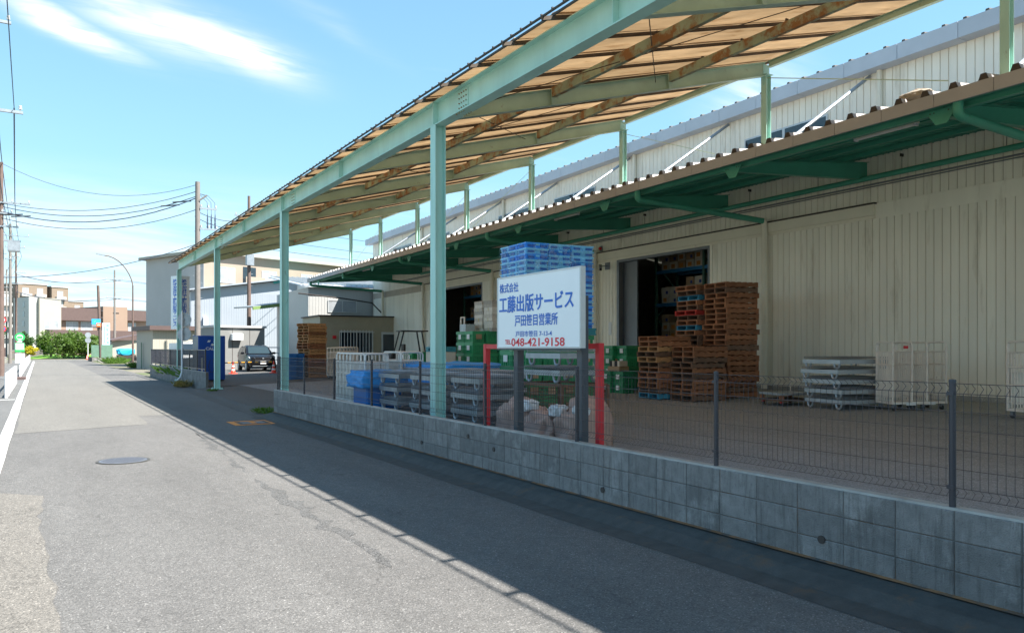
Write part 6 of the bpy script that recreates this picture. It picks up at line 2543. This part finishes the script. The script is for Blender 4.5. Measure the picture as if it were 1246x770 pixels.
MB().box(2.2, -2.1, -.03, 19.0, .4, 3.3).build("lower_wall", m_brick, hs)
MB().box(19.0, -1.6, -.03, 31, 3, 4.6).build("side_wing", m_brick, hs)
MB().extr([(18.8, -1.9, 4.6), (31.4, -1.9, 4.6), (24, -1.9, 6.0)], (0, 6, 0)).build("wing_roof", m_roof, hs)
window(hs, .9, 3.3, 5.3, 6.8, -1.0, 3)
window(hs, 5.6, 7.8, 5.3, 6.9, .6, 2)
window(hs, 8.4, 10.6, 5.3, 6.9, .6, 2)
window(hs, 18.0, 19.6, 5.3, 6.9, .6, 2)
MB().box(4.2, -2.13, .0, 5.6, -2.1, 2.4).build("door", m_dark, hs)
MB().box(14.0, -.93, 8.7, 15.2, -.905, 8.95).build("slot", m_dark, hs)
for k in range(5):
    MB().box(-1.55, 1.5, 2.2 + 1.8 * k, -1.502, 2.3, 3.2 + 1.8 * k).build("tower_window", m_curtain, hs)
gwl = at(30, 423.5, 134)
gg = root("gate_wall", (gwl.x - 2, gwl.y, 0), R(20), "low brown garden wall with a gate post before the brown house", "wall")
MB().box(0, 0, -.03, 7.4, .25, 1.25).build("wall", m_mortar, gg)
MB().box(7.4, -.1, -.03, 8.0, .4, 1.6).build("post", m_brown, gg)
MB().box(-.05, -.03, 1.25, 7.4, .28, 1.33).build("coping", m_cap, gg)


def flats(px, d, wdt, h, rz, label, fl, cols, mw=None):
    c_ = at(px, 423.5, d)
    r = root("apartment_block", (c_.x, c_.y, 0), rz, label, "building", None)
    MB().box(0, 0, -.03, wdt, 10, h).build("wall", mw or m_aptwall, r)
    MB().box(-.2, -.2, h, wdt + .2, 10.2, h + .35).build("roof", m_greywall, r)
    for i in range(fl):
        z = h - 2.6 - 3.0 * i
        for k in range(cols):
            x = wdt * (k + .5) / cols
            window(r, x - .8, x + .8, z, z + 1.5, 0)
            MB().box(x - 1.4, -1.0, z - 1.0, x + 1.4, -.005, z - .2).build("balcony", m_white_wall, r)
    return r


flats(22, 225, 8.0, 20.5, R(25), "brown apartment block with white balconies at the road's end, left part", 5, 2)
flats(63, 232, 4.8, 20.0, R(25), "narrow brown apartment tower showing over the ivory house", 4, 1)
flats(54, 240, 12.0, 16.5, R(25), "lower brown apartment wing between the two taller blocks", 3, 3)
flats(-14, 210, 5.6, 17.0, R(25), "grey apartment block at the far left behind the poles", 4, 2, m_greywall)

# shop sign, vertical sign, mirror post at the side lane
sb = at(112, 423.5, 99)
ss = root("hanging_sign", (sb.x, sb.y, 0), R(12), "small blue and orange square sign hung on the dark leaning pole", "sign")
MB().box(-.05, -.03, 4.75, 1.0, .03, 5.45).build("blue_board", mat("sky_blue", (.02, .33, .70)), ss)
MB().box(.5, -.05, 4.45, 1.05, .05, 4.95).build("orange_board", mat("sign_orange", (.75, .16, .04)), ss)
MB().box(-.05, -.03, 4.42, .48, .03, 4.74).build("grey_board", m_grey_metal, ss)
MB().bar((.22, -.035, 5.0), (.42, -.035, 5.25), .008, .07, up=(0, 1, 0)).build("white_mark", m_white, ss)
MB().box(.62, -.058, 4.64, .92, -.051, 4.74).build("white_mark", m_white, ss)
sv = at(129, 423.5, 97)
sv_ = root("vertical_sign", (sv.x, sv.y, 0), R(18), "pale blue upright signboard with dark vertical lettering at the side lane", "sign")
MB().box(-.45, -.04, 2.0, .45, .04, 4.85).build("board", mat("pale_blue_sign", (.45, .68, .78)), sv_)
rg5 = random.Random(5)
for k in range(5):                       # five characters, too far off to read
    b = MB()
    zc5 = 4.52 - .53 * k
    for q in range(4):
        zq = zc5 + .13 - .085 * q
        b.box(.16 - rg5.uniform(.07, .17), -.046, zq - .016, .16 + rg5.uniform(.07, .17), -.041, zq + .016)
    for q in (-.08, .07):
        b.box(.16 + q - .016, -.0475, zc5 - .15, .16 + q + .016, -.0462, zc5 + .12)
    b.build("character", m_sign_blue, sv_)
b = MB()
for k in range(16):
    b.box(-.24, -.046, 2.35 + .13 * k, -.14, -.041, 2.43 + .13 * k)
b.build("small_print", m_sign_blue, sv_)
for x in (-.4, .4):
    MB().tube((x, 0, -.03), (x, 0, 2.0), .04, 6).build("leg", m_galv, sv_)
mp_ = at(107, 423.5, 118)
mr_ = root("mirror_post", (mp_.x, mp_.y, 0), R(10), "white and red banded post with two round grey discs at the junction", "post")
MB().tube((0, 0, .5), (0, 0, 4.1), .06, 8).build("pole", m_white, mr_, True)
MB().tube((0, 0, -.03), (0, 0, .5), .065, 8).build("pole_foot", m_red, mr_, True)
for z in (3.7, 2.9):
    MB().tube((0, -.05, z), (0, -.1, z), .42, 20).build("disc", m_galv, mr_, True)
cone(Vector((mp_.x - .2, mp_.y - 1.6, 0)), "small red traffic cone at the foot of the banded mirror post")

# side lane: green screens, low blocks, shed with blue tarps
m_screen = mat("green_mesh_screen", (.10, .19, .14), rough=.7, var=.15, vs=3)
for px, d, w_, lb in ((116, 101, .9, "green mesh screen panel standing by the leaning pole"), (130, 94, 1.2, "green mesh screen panel beside the pale blue upright sign"), (172, 72, .7, "green mesh screen post panel beside the street lamp")):
    c_ = at(px, 423.5, d)
    r = root("mesh_screen", (c_.x, c_.y, 0), R(12), lb, "screen")
    MB().box(-w_ / 2, -.02, .55, w_ / 2, .02, 2.1).build("mesh", m_screen, r)
    for x in (-w_ / 2, w_ / 2):
        MB().box(x - .03, -.03, -.03, x + .03, .03, 2.15).build("post", m_screen, r)
    MB().box(-w_ / 2 - .4, -.1, -.03, w_ / 2 + .4, .1, .5).build("block_base", m_block, r)
oc = at(137, 423.5, 100)
os_ = root("open_shed", (oc.x, oc.y, 0), R(10), "weathered lean-to shed with dark roof edge by the side lane", "shed")
MB().extr([(0, 0, 2.6), (3.6, 0, 3.4), (3.6, 0, 3.55), (-.2, 0, 2.75)], (0, 5, 0)).build("roof", m_brown, os_)
MB().box(.1, .6, -.03, 3.5, 5, 2.75).build("wall", m_ivory, os_)
MB().box(3.9, -2.0, 2.15, 9.5, 3, 2.7).build("roof_edge", m_dark, os_)
for x in (4.0, 6.5, 9.3):
    MB().box(x - .08, -1.9, -.03, x + .08, -1.75, 2.15).build("post", m_bark, os_)
p = at(153, 423.5, 96)
tb = root("tarp_heap", (p.x, p.y, 0), R(10), "heap of goods under sky blue tarps at the side lane", "tarp")
bm_ = bmesh.new()
bmesh.ops.create_icosphere(bm_, subdivisions=3, radius=1)
for q in bm_.verts:
    c_ = q.co
    e = lambda t: math.copysign(abs(t) ** .5, t)
    d = 1 + .15 * mnoise.noise(c_ * 3)
    q.co = Vector((e(c_.x) * .98 * d, e(c_.y) * .6 * d, 1.25 + e(c_.z) * .42 * d))
me = bpy.data.meshes.new("tarp")
bm_.to_mesh(me)
bm_.free()
me.materials.append(mat("sky_tarp", (.02, .42, .68), rough=.5, var=.2, vs=4, bump=.8, bs=6))
link("tarp", me, tb)
MB().box(-.95, -.45, 0, 1.1, .5, .86).build("stock", m_dark, tb)
for k in range(4):
    MB().tube((.4 + .35 * k, -.65, .35), (.4 + .35 * k, -.5, .35), .30, 14).build("tyre", m_black, tb, True)
# wire mesh fence with gate between lamp and short wall
fp = at(172, 423.5, 64)
wf_ = root("lot_fence", (fp.x, fp.y, 0), R(16), "pale green mesh fence and low posts between the lamp and the short wall", "fence")
for k in range(5):
    MB().tube((.0 + .8 * k, 0, -.03), (.8 * k, 0, 2.2), .035, 6).build("post", m_screen, wf_)
b = MB()
for k in range(40):
    b.tube((.08 * k, 0, .2), (.08 * k, 0, 2.1), .005, 3)
for k in range(14):
    b.tube((0, 0, .2 + .14 * k), (3.2, 0, .2 + .14 * k), .005, 3)
b.build("wire_panel", m_screen, wf_, kind="stuff")
